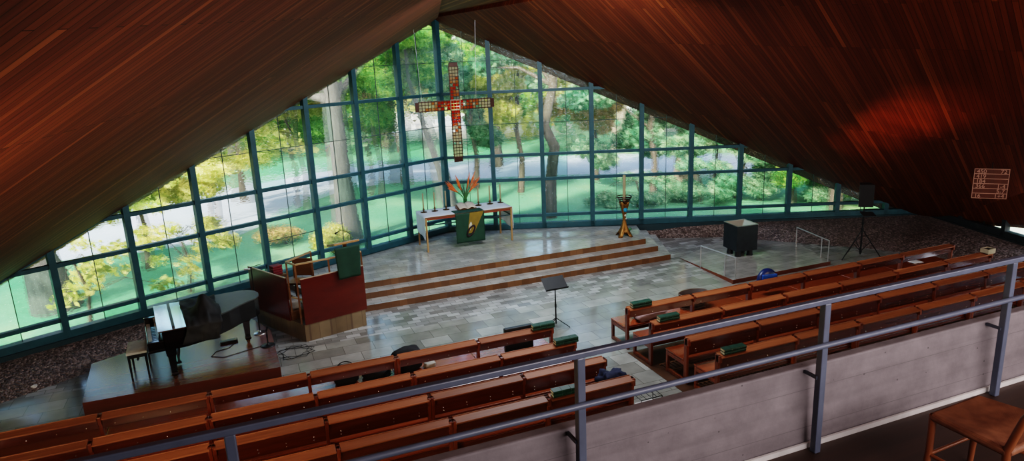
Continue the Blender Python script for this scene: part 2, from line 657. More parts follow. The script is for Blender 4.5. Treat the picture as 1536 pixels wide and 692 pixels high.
def glass_wall(idx, W, n_in, nb, label, ztop, slope, dmax, thick=(Z_LOW, Z_T1, Z_T2, Z_T3), first_post=True, sill=True, z_sill=Z_SILL):
    """W(d, z) -> world point; n_in: inward horizontal normal."""
    root = bpy.data.objects.new('window_%d' % idx, None)
    COL.objects.link(root)
    structure(root, label)
    top = lambda d: ztop - slope * d
    n_in = V(n_in)
    fr, gl, ld = MB(), MB(), MB()

    def inward(p, k):
        return p + n_in * k

    # posts
    for k in range(0 if first_post else 1, nb + 1):
        d = k * BAY
        z1 = top(d)
        if z1 < z_sill + 0.05:
            continue
        a, b = W(d, z_sill - 0.22), W(d, z1 + 0.02)
        wd = 0.13 if k else 0.16
        fr.bar(inward(a, 0.03), inward(b, 0.03), wd if k else 0.15, 0.16, up=n_in)
    # thick transoms
    for z in thick:
        dz = min(dmax, (ztop - z) / slope)
        if dz > 0.3:
            fr.bar(inward(W(0, z), 0.02), inward(W(dz, z), 0.02), 0.12, 0.085)
    # head along the roof line
    fr.bar(inward(W(0, top(0) - 0.03), 0.02), inward(W(dmax, top(dmax) - 0.03), 0.02), 0.12, 0.09)
    fr.build('frame', M_teal if idx < 3 else M_dimframe, root)
    # sill beam
    sb = MB()
    sb.bar(inward(W(-0.05, z_sill - 0.07), 0.0), inward(W(dmax + 0.5, z_sill - 0.07), 0.0), 0.22, 0.17, mi=0)
    sb.bar(inward(W(-0.02, z_sill - 0.24), 0.04), inward(W(dmax + 0.5, z_sill - 0.24), 0.04), 0.26, 0.2, mi=1)
    sb.build('sill', [M_teal, M_tealdark] if idx < 3 else [M_dimframe, M_dimframe], root)
    # panes: two per bay and level
    levels = [z_sill, Z_LOW, Z_T1, Z_T2, 3.72, Z_T3, 5.6, 6.55, 8.0]
    for k in range(nb + 1):
        for h in (0, 1):
            d0, d1 = k * BAY + h * BAY / 2, k * BAY + (h + 1) * BAY / 2
            for z0, z1 in zip(levels, levels[1:]):
                poly = [(d0, z0), (d1, z0), (d1, z1), (d0, z1)]
                poly = clip_poly(poly, slope, 1.0, ztop)
                poly = clip_poly(poly, 1.0, 0.0, dmax)
                if len(poly) >= 3:
                    ps = [W(d, z) for d, z in poly]
                    gl.add(ps, [tuple(range(len(ps)))])
            if h == 0:
                zz = top(d1)
                if zz > z_sill + 0.1 and d1 < dmax:
                    ld.bar(W(d1, z_sill), W(d1, zz), 0.014, 0.02, up=n_in)
    for z in (3.72, 5.6, 6.55):
        dz = min(dmax, (ztop - z) / slope)
        if dz > 0.3:
            ld.bar(W(0, z), W(dz, z), 0.02, 0.014)
    # single extra lead lines in some bays
    for k, h, z in ((3, 2, 1.45), (6, 2, 2.4), (5, 2, 3.2)):
        if idx == 1 and top((k + 1) * BAY) > z:
            ld.bar(W(k * BAY, z), W((k + 1) * BAY, z), 0.02, 0.014)
    gl.build('glazing', M_glass, root)
    ld.build('lead_lines', M_lead, root)
    return root


nL_in = V((math.sin(aL), -math.cos(aL), 0))
nR_in = V((-math.sin(aR), -math.cos(aR), 0))
glass_wall(1, wl, nL_in, 9, 'tall gabled glass wall left of the peak, textured greenish panes in teal frames', AZ, SLOPE, 14.6)
glass_wall(2, wr, nR_in, 9, 'gabled glass wall right of the peak, textured greenish panes in teal frames', AZ, SLOPE, 14.6, first_post=False)

rd = V((-0.2407, -0.9706, 0))
TB = V((TIP_R.x + 0.0, TIP_R.y, 0))
LEN3 = 17.9


def w3(d, z=0.0):
    p = TB + rd * d
    return V((p.x, p.y, z))


def w4(d, z=0.0):
    p = w3(d, z)
    return V((2 * AX - p.x, p.y - 0.3, z))


glass_wall(3, w3, (-0.9706, 0.2407, 0), 11, 'low side window strip under the ceiling fold on the right', 0.5, -0.168, LEN3, thick=(Z_T1,))
glass_wall(4, w4, (0.9706, 0.2407, 0), 11, None, 0.5, -0.168, LEN3, thick=(Z_T1,))
# little bits of solid wall: under the sills and the rear
ww_ = MB()
for W_, L_ in ((wl, 15.0), (wr, 15.0), (w3, 18.0), (w4, 18.0)):
    ww_.add([W_(0, -0.2), W_(L_, -0.2), W_(L_, 0.5), W_(0, 0.5)], [(0, 1, 2, 3)])
structure(ww_.build('wall_base', M_concrete, None, solid=0.1), 'low upstand wall beneath the glazing')
er, el = V((15.3, -2.75, 0)), V((2 * AX - 15.3, -2.75, 0))
structure(MB().add([(el.x - .4, el.y, -.1), (er.x + .4, er.y, -.1), (er.x + .4, er.y, 4.0), (el.x - .4, el.y, 4.0)], [(0, 1, 2, 3)]).build('wall_rear', M_concrete, None, solid=0.2))

# ------------------------------------------------------------------ floors, stage, banks
fl = MB()
fpoly = [(AX, AY + .1), (wr(14.9).x + .1, wr(14.9).y), (15.4, -2.7), (2 * AX - 15.4, -2.7), (wl(15.0).x - .1, wl(15.0).y)]
fl.prism(fpoly, -0.2, 0.0)
o = structure(fl.build('floor', M_stone), 'polished stone tile floor with mixed grey and beige tiles')
fl = MB()
fl.prism([(-7, 7.2), (17.2, 7.2), (16.2, 13.9), (15.2, 13.9), (15.2, 14.17), (-5.2, 14.17)], -0.01, 0.004)
structure(fl.build('floor', M_stonebig), 'larger pale stone slabs between the pews and the chancel')
fl = MB()
fl.prism([(-6.2, 3.4), (5.2, 3.4), (5.2, 10.9), (-6.2, 10.9)], 0.0, 0.012)
structure(fl.build('floor', M_woodfloor), 'dark wooden floor under the left block of pews')
fl = MB()
fl.prism([(6.62, 3.4), (16.6, 3.4), (16.0, 10.9), (6.62, 10.9)], 0.0, 0.012)
structure(fl.build('floor', M_woodfloor), 'dark wooden floor under the right block of pews')


def stage():
    root = bpy.data.objects.new('altar_platform', None)
    COL.objects.link(root)
    structure(root, 'raised stone altar platform with three brown-faced steps')
    sd = V((math.sin(aR), math.cos(aR), 0))

    def lvl(y, xr, xl, z0, z1, nm, rlen):
        r = V((xr, y, 0))
        r2 = r + sd * rlen
        l = V((xl, y, 0))
        l2 = l + V((-sd.x, sd.y, 0)) * rlen
        poly = [(l.x, l.y), (r.x, r.y), (r2.x, r2.y), (AX, AY - 0.12), (l2.x, l2.y)]
        mb = MB().prism(poly, z0, z1, 0, 1)
        mb.build(nm, [M_stagetop, M_riser], root, bevel=0.008)
        return root
    lvl(15.70, 10.92, 1.1, 0.0, 0.15, 'step', 2.2)
    lvl(16.16, 10.81, 1.15, 0.15, 0.30, 'step', 1.85)
    lvl(16.53, 10.64, 1.2, 0.30, 0.45, 'platform_top', 1.62)


stage()


def bank(name, top_pts, foot_pts, label, seed):
    mb = MB()
    n = len(top_pts)
    m = 14
    rows = []
    sub = 10
    tp, fp = [], []
    for i in range(n - 1):
        for k in range(sub):
            u = k / sub
            tp.append(V(top_pts[i]).lerp(V(top_pts[i + 1]), u))
            fp.append(V(foot_pts[i]).lerp(V(foot_pts[i + 1]), u))
    tp.append(V(top_pts[-1]))
    fp.append(V(foot_pts[-1]))
    verts, faces = [], []
    for i, (a, b) in enumerate(zip(tp, fp)):
        for j in range(m + 1):
            u = j / m
            p = a.lerp(b, u)
            p.z += 0.06 * math.sin(u * PI) + (0.012 * noise.noise(V((p.x * 5, p.y * 5, seed))) if 0 < j < m else 0)
            verts.append(p)
    for i in range(len(tp) - 1):
        for j in range(m):
            faces.append((i * (m + 1) + j, (i + 1) * (m + 1) + j, (i + 1) * (m + 1) + j + 1, i * (m + 1) + j + 1))
    mb.add(verts, faces, 0, True)
    return structure(mb.build(name, M_gravel), label)


def inn(W, d, nin, k, z):
    p = W(d, z) + V(nin) * k
    return (p.x, p.y, z)


bank('bank', [inn(wr, 5.8, nR_in, .12, .40), inn(wr, 8.6, nR_in, .12, .40), inn(wr, 11, nR_in, .12, .40), (19.5, 14.72, .42)],
     [(11.5, 18.0, 0), (13.74, 16.81, 0), (15.1, 15.2, 0), (16.15, 14.0, 0)], 'sloping exposed-gravel bank below the right glass wall', 3)
bank('bank', [(19.5, 14.72, .42), inn(w3, 3, (-.97, .24, 0), .12, .40), inn(w3, 8, (-.97, .24, 0), .12, .40), inn(w3, 17, (-.97, .24, 0), .12, .40)],
     [(16.15, 14.0, 0), (16.9, 12.9, 0), (16.7, 8.5, 0), (14.6, 0, 0)], 'coarse gravel bank under the low side window at the far right', 5)
bank('bank', [inn(wl, 5.0, nL_in, .12, .36), inn(wl, 8.2, nL_in, .12, .36), inn(wl, 10.2, nL_in, .12, .36), inn(wl, 11.6, nL_in, .12, .36), inn(wl, 14.2, nL_in, .12, .36)],
     [(0.6, 17.4, 0), (-1.8, 16.0, 0), (-3.285, 14.96, 0), (-4.549, 14.21, 0), (-6.2, 12.4, 0)], 'sloping exposed-gravel bank below the left glass wall', 9)

# ramp in front of the font
rp = MB()
pl = [(11.22, 15.7), (11.03, 13.2), (14.2, 13.2), (15.0, 15.25), (13.7, 16.7)]
rp.prism(pl, [-.01] * 5, [0.006, 0.11, 0.11, 0.02, 0.006], 0, 1)
structure(rp.build('access_ramp', [M_stagetop, M_podside]), 'low stone ramp with brown edges between the silver handrails')

# ------------------------------------------------------------------ gallery
gz = 3.25
gf = MB().prism([(-3.2, -2.6), (14.9, -2.6), (14.9, 3.035), (-3.2, 3.035)], gz - 0.25, gz)
structure(gf.build('floor', wood('gallery_floor', (0.018, 0.010, 0.007), (0.042, 0.022, 0.015), rough=0.5, axis=0, grain=7)), 'dark wooden gallery floor')
pw = MB()
prof = [(3.035, gz - 0.25), (3.08, 3.795), (3.165, 3.79), (3.21, 2.9)]
for x0, x1 in ((-3.2, 14.9),):
    a = [(x0, y, z) for y, z in prof]
    b = [(x1, y, z) for y, z in prof]
    pw.add(a + b, [(0, 4, 5, 1), (1, 5, 6, 2), (2, 6, 7, 3), (3, 7, 4, 0), (0, 1, 2, 3), (4, 7, 6, 5)])
structure(pw.build('wall_gallery', M_concrete, None, bevel=0.012), 'low board-marked grey concrete gallery parapet leaning outwards')
bb = MB().box((5.85, 3.028, gz + 0.018), (18.0, 0.016, 0.036))
structure(bb.build('baseboard_gallery', plain('white_skirting', (0.55, 0.53, 0.52), 0.5)), 'thin pale skirting strip at the foot of the gallery parapet')


def railing():
    root = thing('balcony_railing', 'long grey painted steel railing in front of the gallery parapet', 'railing', (0, 2.97, gz))
    h1, h2 = 4.285 - gz, 3.998 - gz
    MB().box((5.4, 0, h1 - 0.012), (17.0, 0.04, 0.034)).build('top_rail', M_paintrail, root, bevel=0.006)
    MB().tube([(-3.1, -0.035, h2), (13.9, -0.035, h2)], 0.018, 12).build('middle_rail', M_paintrail, root)
    for x in (-1.83, -0.18, 1.515, 3.185, 4.87, 6.55, 8.2):
        p = MB().box((x, 0, (h1 - 0.026) / 2), (0.046, 0.046, h1 - 0.026)).build('post', M_paintrail, root, bevel=0.005)
        MB().bar((x - 0.026, 0.0, 0.52), (x - 0.026, 0.105, 0.52), 0.014, 0.02).build('bracket', plain('bracket_paint', (0.06, 0.07, 0.095), .5), p)
    return root


railing()


# ------------------------------------------------------------------ rush chair on the gallery
def rush_chair():
    c = [V((3.491, 2.438)), V((3.906, 2.459)), V((4.02, 2.05)), V((3.50, 2.03))]
    root = thing('rush_chair', 'low wooden chair with woven orange-brown rush seat beside the gallery parapet', 'chair', (3.72, 2.22, gz))
    base = V((3.72, 2.22, 0))
    W = wood('chair_wood', (0.15, 0.045, 0.015), (0.26, 0.085, 0.028), rough=0.35, axis=2, grain=14)
    t = NT('woven_rush')
    co = t.coords(scale=(1, 1, 1))
    wv = t.n('ShaderNodeTexWave', i_Scale=45.0, i_Distortion=1.5)
    t.l(co, wv.inputs['Vector'])
    nz = t.n('ShaderNodeTexNoise', i_Scale=14.0)
    t.l(co, nz.inputs['Vector'])
    cc = t.ramp(nz.outputs['Fac'], [(0.3, (0.13, 0.045, 0.020)), (0.7, (0.22, 0.088, 0.042))])
    rush = t.done(t.bsdf(cc, 0.6, 0, t.bump(wv.outputs['Fac'], 0.4, 0.004)))
    z = 0.45
    q = [V((p.x - base.x, p.y - base.y, z)) for p in c]
    ctr = sum(q, V((0, 0, 0))) / 4

    def fn(u, v):
        a = q[0].lerp(q[1], u)
        b = q[3].lerp(q[2], u)
        p = a.lerp(b, v)
        e = min(u, 1 - u, v, 1 - v)
        p.z += 0.012 - 0.02 * min(1, e * 3)
        return p
    mb = MB().grid(fn, 16, 16)
    # wrapped sides
    rim = [q[0], q[1], q[2], q[3], q[0]]
    for a, b in zip(rim, rim[1:]):
        mb.tube([a + V((0, 0, -0.012)), b + V((0, 0, -0.012))], 0.024, 10)
    mb.build('seat', rush, root)
    for i, p in enumerate(q):
        top = z + 0.02 if i in (0, 1) else 0.82
        lean = V((0.03, -0.13, 0)) if i in (2, 3) else V((0, 0, 0))
        d = (ctr - p)
        d.z = 0
        pts = [V((p.x, p.y, 0)) - d * 0.06, V((p.x, p.y, z * 0.5)), V((p.x, p.y, z))]
        rs = [0.016, 0.02, 0.021]
        if i in (2, 3):
            pts += [V((p.x, p.y, 0.65)) + lean * 0.4, V((p.x, p.y, top)) + lean]
            rs += [0.02, 0.016]
        MB().tube(pts, rs, 12).build('leg', W, root)
    for i, j in ((0, 3), (0, 1), (3, 2), (1, 2)):
        MB().tube([V((q[i].x, q[i].y, 0.2)), V((q[j].x, q[j].y, 0.2))], 0.011, 10).build('stretcher', W, root)
    a, b = q[3] + V((0.03, -0.12, 0.33)), q[2] + V((0.03, -0.12, 0.33))
    for h in (0.0, -0.14):
        def bk(u, v, h=h):
            p = a.lerp(b, u)
            p.y += -0.03 * math.sin(u * PI) - h * 0.3
            p.z += h + 0.055 * (v - 0.5) + 0.01 * math.sin(u * PI)
            return p
        MB().grid(bk, 10, 3).build('back_slat', W, root, solid=0.014)
    return root


rush_chair()


# ------------------------------------------------------------------ pews
def make_pew(joints, tall, label, y, proto=None):
    """joints: three x positions (end, middle, end)."""
    x0, x1, x2 = joints
    root = thing('church_pew', label, 'pew', (x0, y, 0.0), 0, 'reddish wooden church pews')
    L = x2 - x0
    mid = x1 - x0
    spans = ((0.0, mid), (mid, L))
    zb0 = 0.55 if tall else 0.665
    for a, b in spans:
        MB().box(((a + b) / 2, 0.335, 0.435), (b - a - 0.01, 0.54, 0.03)).build('seat', M_seat, root, bevel=0.006)
        bk = MB().box(((a + b) / 2, -0.02, (zb0 + 0.835) / 2), (b - a - 0.05, 0.028, 0.835 - zb0))
        n = 4
        for k in range(n):
            bx = a + (b - a) * (k + 0.5) / n
            bk.lathe([(0.011, 0.0), (0.010, 0.006), (0.004, 0.009)], (0, 0, 0), 8, 1)
            o_ = len(bk.v) - 8 * 5
            nv = 24 + 8 + 8
            for q in range(len(bk.v) - nv, len(bk.v)):
                px, py, pz = bk.v[q]
                bk.v[q] = (bx + px, -0.034 - pz, (zb0 + 0.045 if not tall else zb0 + 0.05) + py)
            if tall:
                bk.lathe([(0.011, 0.0), (0.010, 0.006), (0.004, 0.009)], (0, 0, 0), 8, 1)
                for q in range(len(bk.v) - nv, len(bk.v)):
                    px, py, pz = bk.v[q]
                    bk.v[q] = (bx + px, -0.034 - pz, zb0 + 0.10 + py)
        bk.build('back_board', [M_pew, M_bolt], root, bevel=0.004)
        # hymn-book ledge: sloping board with a raised lip at the far edge
        M = Matrix.Rotation(math.radians(9), 3, 'X')
        lg = MB().box(((a + b) / 2, -0.03, 0.845), (b - a - 0.06, 0.155, 0.024), M)
        lg.box(((a + b) / 2, 0.052, 0.862), (b - a - 0.06, 0.016, 0.034))
        lg.build('book_ledge', M_ledge, root, bevel=0.005)
        MB().box(((a + b) / 2, 0.56, 0.385), (b - a - 0.06, 0.025, 0.07)).build('front_rail', M_pew, root, bevel=0.004)
        MB().box(((a + b) / 2, 0.06, 0.385), (b - a - 0.06, 0.025, 0.07)).build('rear_rail', M_pew, root, bevel=0.004)
    for i, x in enumerate((0.0, mid, L)):
        xx = x + (0.027 if i == 0 else -0.027 if i == 2 else 0)
        fr = MB().bar((xx, 0.0, 0.0), (xx, 0.0, 0.86), 0.052, 0.075, up=(0, 1, 0))
        fr = MB()
        fr.box((xx, 0.0, 0.43), (0.05, 0.085, 0.86))
        fr.box((xx, -0.035, 0.80), (0.05, 0.1, 0.12))
        o = fr.build('rear_leg', M_pewz, root, bevel=0.006)
        MB().box((xx, 0.555, 0.21), (0.05, 0.06, 0.42)).build('front_leg', M_pewz, root, bevel=0.005)
        MB().box((xx, 0.29, 0.375), (0.045, 0.50, 0.07)).build('cross_rail', M_pewz, root, bevel=0.004)
        MB().box((xx, 0.29, 0.05), (0.045, 0.50, 0.06)).build('foot_rail', M_pewz, root, bevel=0.004)
    return root


rows_L = [10.95, 10.16, 9.31, 8.51]
rows_R = [11.08, 10.24, 9.34, 8.56]
xl_ = [[5.03, 3.56, 2.09, 0.64, -0.86, -2.36, -3.86], [5.10, 3.69, 2.18, 0.66, -0.85, -2.36, -3.86], [5.22, 3.74, 2.23, 0.70, -0.80, -2.33, -3.86], [5.26, 3.80, 2.32, 0.75, -0.78, -2.3, -3.86]]
xr_ = [[6.69, 8.25, 9.69, 11.17, 12.75, 14.1, 15.80], [6.69, 8.30, 9.84, 11.31, 12.89, 14.44, 15.92], [6.83, 8.38, 9.84, 11.36, 12.90, 14.45, 15.95], [6.88, 8.53, 9.96, 11.46, 12.95, 14.45, 15.95]]
ordr = ['front row', 'second row', 'third row', 'fourth row']
posL = ['at the centre aisle end', 'in the middle of the row', 'at its far left end']
posR = ['at the centre aisle end', 'in the middle of the row', 'at its far right end']
extraL = {(0, 0): ', dark bag on it'}
for r in range(4):
    for b in range(3):
        j = xl_[r]
        make_pew((j[2 * b + 2], j[2 * b + 1], j[2 * b]), r >= 2, 'wooden pew, %s of the left block, %s' % (ordr[r], posL[b]), rows_L[r])
    for b in range(3):
        j = xr_[r]
        make_pew((j[2 * b], j[2 * b + 1], j[2 * b + 2]), r >= 2, 'wooden pew, %s of the right block, %s' % (ordr[r], posR[b]), rows_R[r])

# slatted floor grilles beneath the right pews
for i, (x, y) in enumerate(((7.9, 10.0), (8.0, 9.05))):
    root = thing('floor_grille', 'dark slatted heating grille in the floor behind the %s pew right of the aisle' % ('second' if i else 'first'), 'grille', (x, y, 0.012))
    g = MB()
    for k in range(24):
        g.box((-1.0 + k * 0.085, 0, 0.012), (0.035, 0.26, 0.024))
    g.build('slats', M_woodfloor, root)
    MB().box((0, -0.14, 0.012), (2.1, 0.02, 0.024)).box((0, 0.14, 0.012), (2.1, 0.02, 0.024)).build('border', M_brownwood, root)


# ------------------------------------------------------------------ hymn books
def book_proto(w, d, h):
    root = thing('hymn_book', 'x', 'book', (0, 0, 0), 0, 'green hymnals stacked on the pew ends')
    # spine faces -Y; boards top and bottom; pages visible at both short ends and the far side
    c = MB()
    c.box((0, 0, 0.003), (w, d, 0.006))
    c.box((0, 0, h - 0.003), (w, d, 0.006))

    def sp(u, v):
        a = (v - 0.5) * PI
        return V(((u - 0.5) * w, -d / 2 - 0.012 * math.cos(a) + 0.004, h / 2 + math.sin(a) * h / 2))
    c.grid(sp, 2, 8)
    c.build('cover', M_green, root)
    MB().box((0, 0.004, h / 2), (w - 0.012, d - 0.014, h - 0.012)).build('page_block', M_page, root)
    return root


bw, bd, bh = 0.142, 0.112, 0.048
bp = None
stacks = [('L', 0, 4.61, 0.0), ('L', 1, 4.69, 0.0), ('L', 3, 3.86, 0.0), ('R', 0, 6.79, 0.0), ('R', 1, 6.85, 0.0), ('R', 3, 6.97, 0.0)]
nm_row = {('L', 0): 'front left pew', ('L', 1): 'second left pew', ('L', 3): 'fourth left pew', ('R', 0): 'front right pew', ('R', 1): 'second right pew', ('R', 3): 'fourth right pew'}
for side, r, x, _ in stacks:
    y = (rows_L if side == 'L' else rows_R)[r]
    for lay in range(2):
        for c in range(3):
            if bp is None:
                bp = book_proto(bw, bd, bh)
                b = bp
            else:
                b = copy_tree(bp)
            jit = random.uniform(-0.006, 0.006)
            zb = 0.868 + lay * (bh + 0.001)
            b.location = (x + bw / 2 + c * (bw + 0.004), y - 0.03 + jit, zb)
            b.rotation_euler = (math.radians(4), 0, random.uniform(-0.03, 0.03))
            b['label'] = 'green hymnal, %s layer, %s of the stack on the %s' % (('lower', 'upper')[lay], ('left end', 'middle', 'right end')[c], nm_row[(side, r)])


# ------------------------------------------------------------------ bags and small things on the pews
def blob(name, mat, loc, size, seed, amp=0.18, label=None, cat=None, flat=True, seg=28, parent=None, rz=0.0):
    def fn(u, v):
        th, ph = u * 2 * PI, (v - 0.5) * PI
        d = V((math.cos(ph) * math.cos(th), math.cos(ph) * math.sin(th), math.sin(ph)))
        e = 0.55
        d = V((math.copysign(abs(d.x) ** e, d.x), math.copysign(abs(d.y) ** e, d.y), math.copysign(abs(d.z) ** e, d.z)))
        k = 1 + amp * noise.noise(d * 1.7 + V((seed, 0, 0))) + amp * 0.5 * noise.noise(d * 4.1 + V((0, seed, 0)))
        p = V((d.x * size[0] / 2, d.y * size[1] / 2, d.z * size[2] / 2)) * k
        if flat:
            p.z = max(p.z, -size[2] * 0.46)
        return p + V((0, 0, size[2] * 0.46))
    mb = MB().grid(fn, seg, seg // 2)
    o = mb.build(name, mat, parent, weld=True)
    o.location = loc
    o.rotation_euler = (0, 0, rz)
    if label:
        tag(o, label, cat)
    return o


def rounded_bag(name, label, cat, loc, size, mat, rz=0.0, strap=True, seed=1, tilt=0.0):
    root = thing(name, label, cat, loc, rz)
    root.rotation_euler = (tilt, 0, rz)
    blob('body', mat, (0, 0, 0), size, seed, 0.12, parent=root)
    if strap:
        w = size[0] * 0.3
        pts = [V((-w * math.cos(a), 0, size[2] * 0.93 + 0.09 * math.sin(a))) for a in [PI * k / 10 for k in range(11)]]
        MB().tube(pts, 0.009, 8).build('handle', mat, root)
    return root


zs = 0.452
y1 = rows_L[0]
# flat black case standing against the back of the first left pew
c = thing('document_case', 'flat black case standing on the front left pew beside the hymnals', 'case', (4.40, y1 + 0.12, zs))
MB().box((0, 0.0, 0.24), (0.56, 0.1, 0.48)).build('shell', M_satin, c, bevel=0.02, seg=3)
MB().tube([(-0.28, 0, 0.38), (-0.34, 0, 0.38), (-0.34, 0, 0.28), (-0.28, 0, 0.28)], 0.01, 8).build('handle', M_blackmetal, c)
rounded_bag('shoulder_bag', 'larger slumped black bag on the front left pew, right of the black coat', 'bag', (2.33, y1 + 0.26, zs), (0.52, 0.3, 0.44), M_blackcloth, 0.1, False, 3)
rounded_bag('handbag', 'dark handbag with raised loop handle on the front left pew near the piano podium', 'bag', (1.26, y1 + 0.24, zs), (0.42, 0.26, 0.33), M_blackcloth, -0.1, True, 5)
blob('coat', M_blackcloth, (1.77, y1 + 0.25, zs), (0.46, 0.34, 0.2), 8, 0.3, 'black coat lying between the two bags on the front left pew', 'coat')
blob('scarf', plain('pale_knit', (0.42, 0.40, 0.36), 0.9), (2.72, y1 + 0.2, zs), (0.2, 0.16, 0.1), 12, 0.35, 'small pale knitted scarf on the front left pew beside the slumped bag', 'scarf')
y4 = rows_L[3]
y3 = rows_L[2]
blob('jacket', M_navy, (5.02, y4 + 0.30, zs), (0.42, 0.34, 0.42), 21, 0.45, 'crumpled navy blue jacket on the aisle end of the fourth left pew', 'jacket')
sh = MB().grid(lambda u, v: V(((u - .5) * 0.34, (v - .5) * 0.26, 0.012 * math.sin(5 * u + 2 * v) + 0.015)), 8, 8)
o = sh.build('songsheet', plain('paper', (0.62, 0.58, 0.57), 0.8), None, solid=0.003)
o.location = (4.57, y4 + 0.33, zs)
o.rotation_euler = (0, 0, 0.3)
tag(o, 'loose pinkish-white song sheet lying beside the navy jacket on the fourth left pew', 'paper')
o2 = o.copy()
COL.objects.link(o2)
o2.location = (4.16, y4 + 0.36, zs)
o2.rotation_euler = (0, 0, -0.2)
tag(o2, 'pale song sheet left of the other on the fourth left pew, near the rail post', 'paper')
o2 = o.copy()
COL.objects.link(o2)
o2.location = (4.86, y3 + 0.3, zs)
o2.rotation_euler = (0, 0, 0.05)
tag(o2, 'pale song sheet on the aisle end seat of the third left pew', 'paper')
# seat pads glimpsed on row two
for k, xx in enumerate((4.62, 4.2, 3.8)):
    o = MB().box((0, 0, 0.02), (0.3, 0.3, 0.04)).build('seat_cushion', plain('pale_cushion', (0.45, 0.42, 0.38), 0.85), None, bevel=0.018, seg=3)
    o.location = (xx, rows_L[1] + 0.32, zs)
    tag(o, 'pale square seat cushion on the second left pew, %s from the aisle' % ('first', 'second', 'third')[k], 'cushion')
# crumpled white paper on the fourth right pew
blob('crumpled_paper', plain('white_paper', (0.80, 0.80, 0.78), 0.7), (7.86, rows_R[3] + 0.28, zs), (0.36, 0.26, 0.2), 31, 0.55, 'crumpled white paper on the seat of the fourth right pew', 'paper')
# pinkish cloth on front right pew
blob('shawl', plain('pink_grey_cloth', (0.30, 0.19, 0.18), 0.85), (7.42, rows_R[0] + 0.28, zs), (0.7, 0.34, 0.16), 37, 0.4, 'pinkish grey shawl lying on the front right pew behind the hymnals', 'shawl')
# blue round bag
bg = thing('round_blue_bag', 'round blue bag with paler blue pocket leaning on the front right pew', 'bag', (10.37, rows_R[0] + 0.25, zs))
mb = MB().lathe([(0.02, -0.09), (0.2, -0.08), (0.25, -0.03), (0.25, 0.03), (0.2, 0.08), (0.02, 0.09)], (0, 0, 0), 28)
mb.v = [(x, -z, y + 0.30 + 0.03) for x, y, z in mb.v]
mb.build('body', plain('navy_nylon', (0.010, 0.022, 0.10), 0.35, var=0.2), bg)
mb = MB().grid(lambda u, v: V((0.24 * math.sin((u - 0.5) * 2.0) * 1.0, -0.10, 0.33 + 0.16 * v - 0.03 * u)), 10, 6)
mb.build('pocket', plain('bright_blue_nylon', (0.014, 0.10, 0.48), 0.4, var=0.1), bg, solid=0.012)
# wicker tray on the front right pew
tr = thing('wicker_basket', 'low dark wicker basket on the front right pew by its second joint', 'basket', (8.52, rows_R[0] + 0.34, zs))
mb = MB()
for k in range(5):
    z = 0.02 + k * 0.075
    mb.tube([V((0.28 * math.cos(a) * (1 + .05 * k), 0.16 * math.sin(a) * (1 + .05 * k), z)) for a in [2 * PI * q / 24 for q in range(25)]], 0.014, 6)
for q in range(16):
    a = 2 * PI * q / 16
    mb.tube([(0.28 * math.cos(a), 0.16 * math.sin(a), 0.0), (0.34 * math.cos(a), 0.19 * math.sin(a), 0.33)], 0.008, 6)
mb.build('weave', plain('wicker', (0.10, 0.065, 0.045), 0.6), tr)
MB().box((0, 0, 0.012), (0.46, 0.26, 0.02)).build('base', plain('wicker', (0, 0, 0)), tr)
MB().lathe([(0.27, 0.02), (0.325, 0.32), (0.31, 0.32), (0.26, 0.03)], (0, 0, 0), 24, 0, 1.0, 0.57).build('wall', plain('wicker_dark', (0.045, 0.028, 0.022), 0.7), tr)
# collection box on row two
cb = thing('offertory_box', 'small pale box with dark open top on the right end of the second right pew', 'box', (15.79, rows_R[1] - 0.03, 0.87))
b = MB()
b.box((0, -0.09, 0.055), (0.24, 0.012, 0.11)).box((0, 0.09, 0.055), (0.24, 0.012, 0.11)).box((-0.114, 0, 0.055), (0.012, 0.168, 0.11)).box((0.114, 0, 0.055), (0.012, 0.168, 0.11)).box((0, 0, 0.006), (0.24, 0.18, 0.012))
b.build('shell', plain('pale_card', (0.42, 0.36, 0.26), 0.7), cb)
MB().box((0, 0, 0.085), (0.21, 0.16, 0.01)).build('lining', M_satin, cb)
# white sheets on the front right pew far end
for k, (xx, yy, tx) in enumerate(((15.0, rows_R[0] + 0.3, 'front right pew near its far end'), (15.3, rows_R[2] + 0.3, 'third right pew near its far end'))):
    o2 = o_ = MB().grid(lambda u, v: V(((u - .5) * 0.3, (v - .5) * 0.22, 0.012 + 0.008 * math.sin(6 * u))), 6, 6).build('leaflet', plain('white_paper', (0.8, 0.8, 0.78)), None, solid=0.003)
    o2.location = (xx, yy, zs)
    tag(o2, 'white leaflet on the seat of the %s' % tx, 'leaflet')
# wire tray on the floor in the aisle behind the left pews
wt = thing('wire_rack', 'thin wire rack with pale papers on the aisle floor by the fourth left pew', 'rack', (5.83, 8.98, 0.0))
mb = MB()
for s in (-1, 1):
    mb.tube([(-0.2, s * 0.14, 0.0), (-0.2, s * 0.14, 0.2), (0.2, s * 0.14, 0.2), (0.2, s * 0.14, 0.0)], 0.008, 6)
for k in range(5):
    x = -0.2 + k * 0.1
    mb.tube([(x, -0.14, 0.2), (x, 0.14, 0.2)], 0.005, 6)
mb.build('frame', M_blackmetal, wt)
MB().box((0, 0, 0.012), (0.34, 0.24, 0.016)).build('papers', plain('paper', (0, 0, 0)), wt)


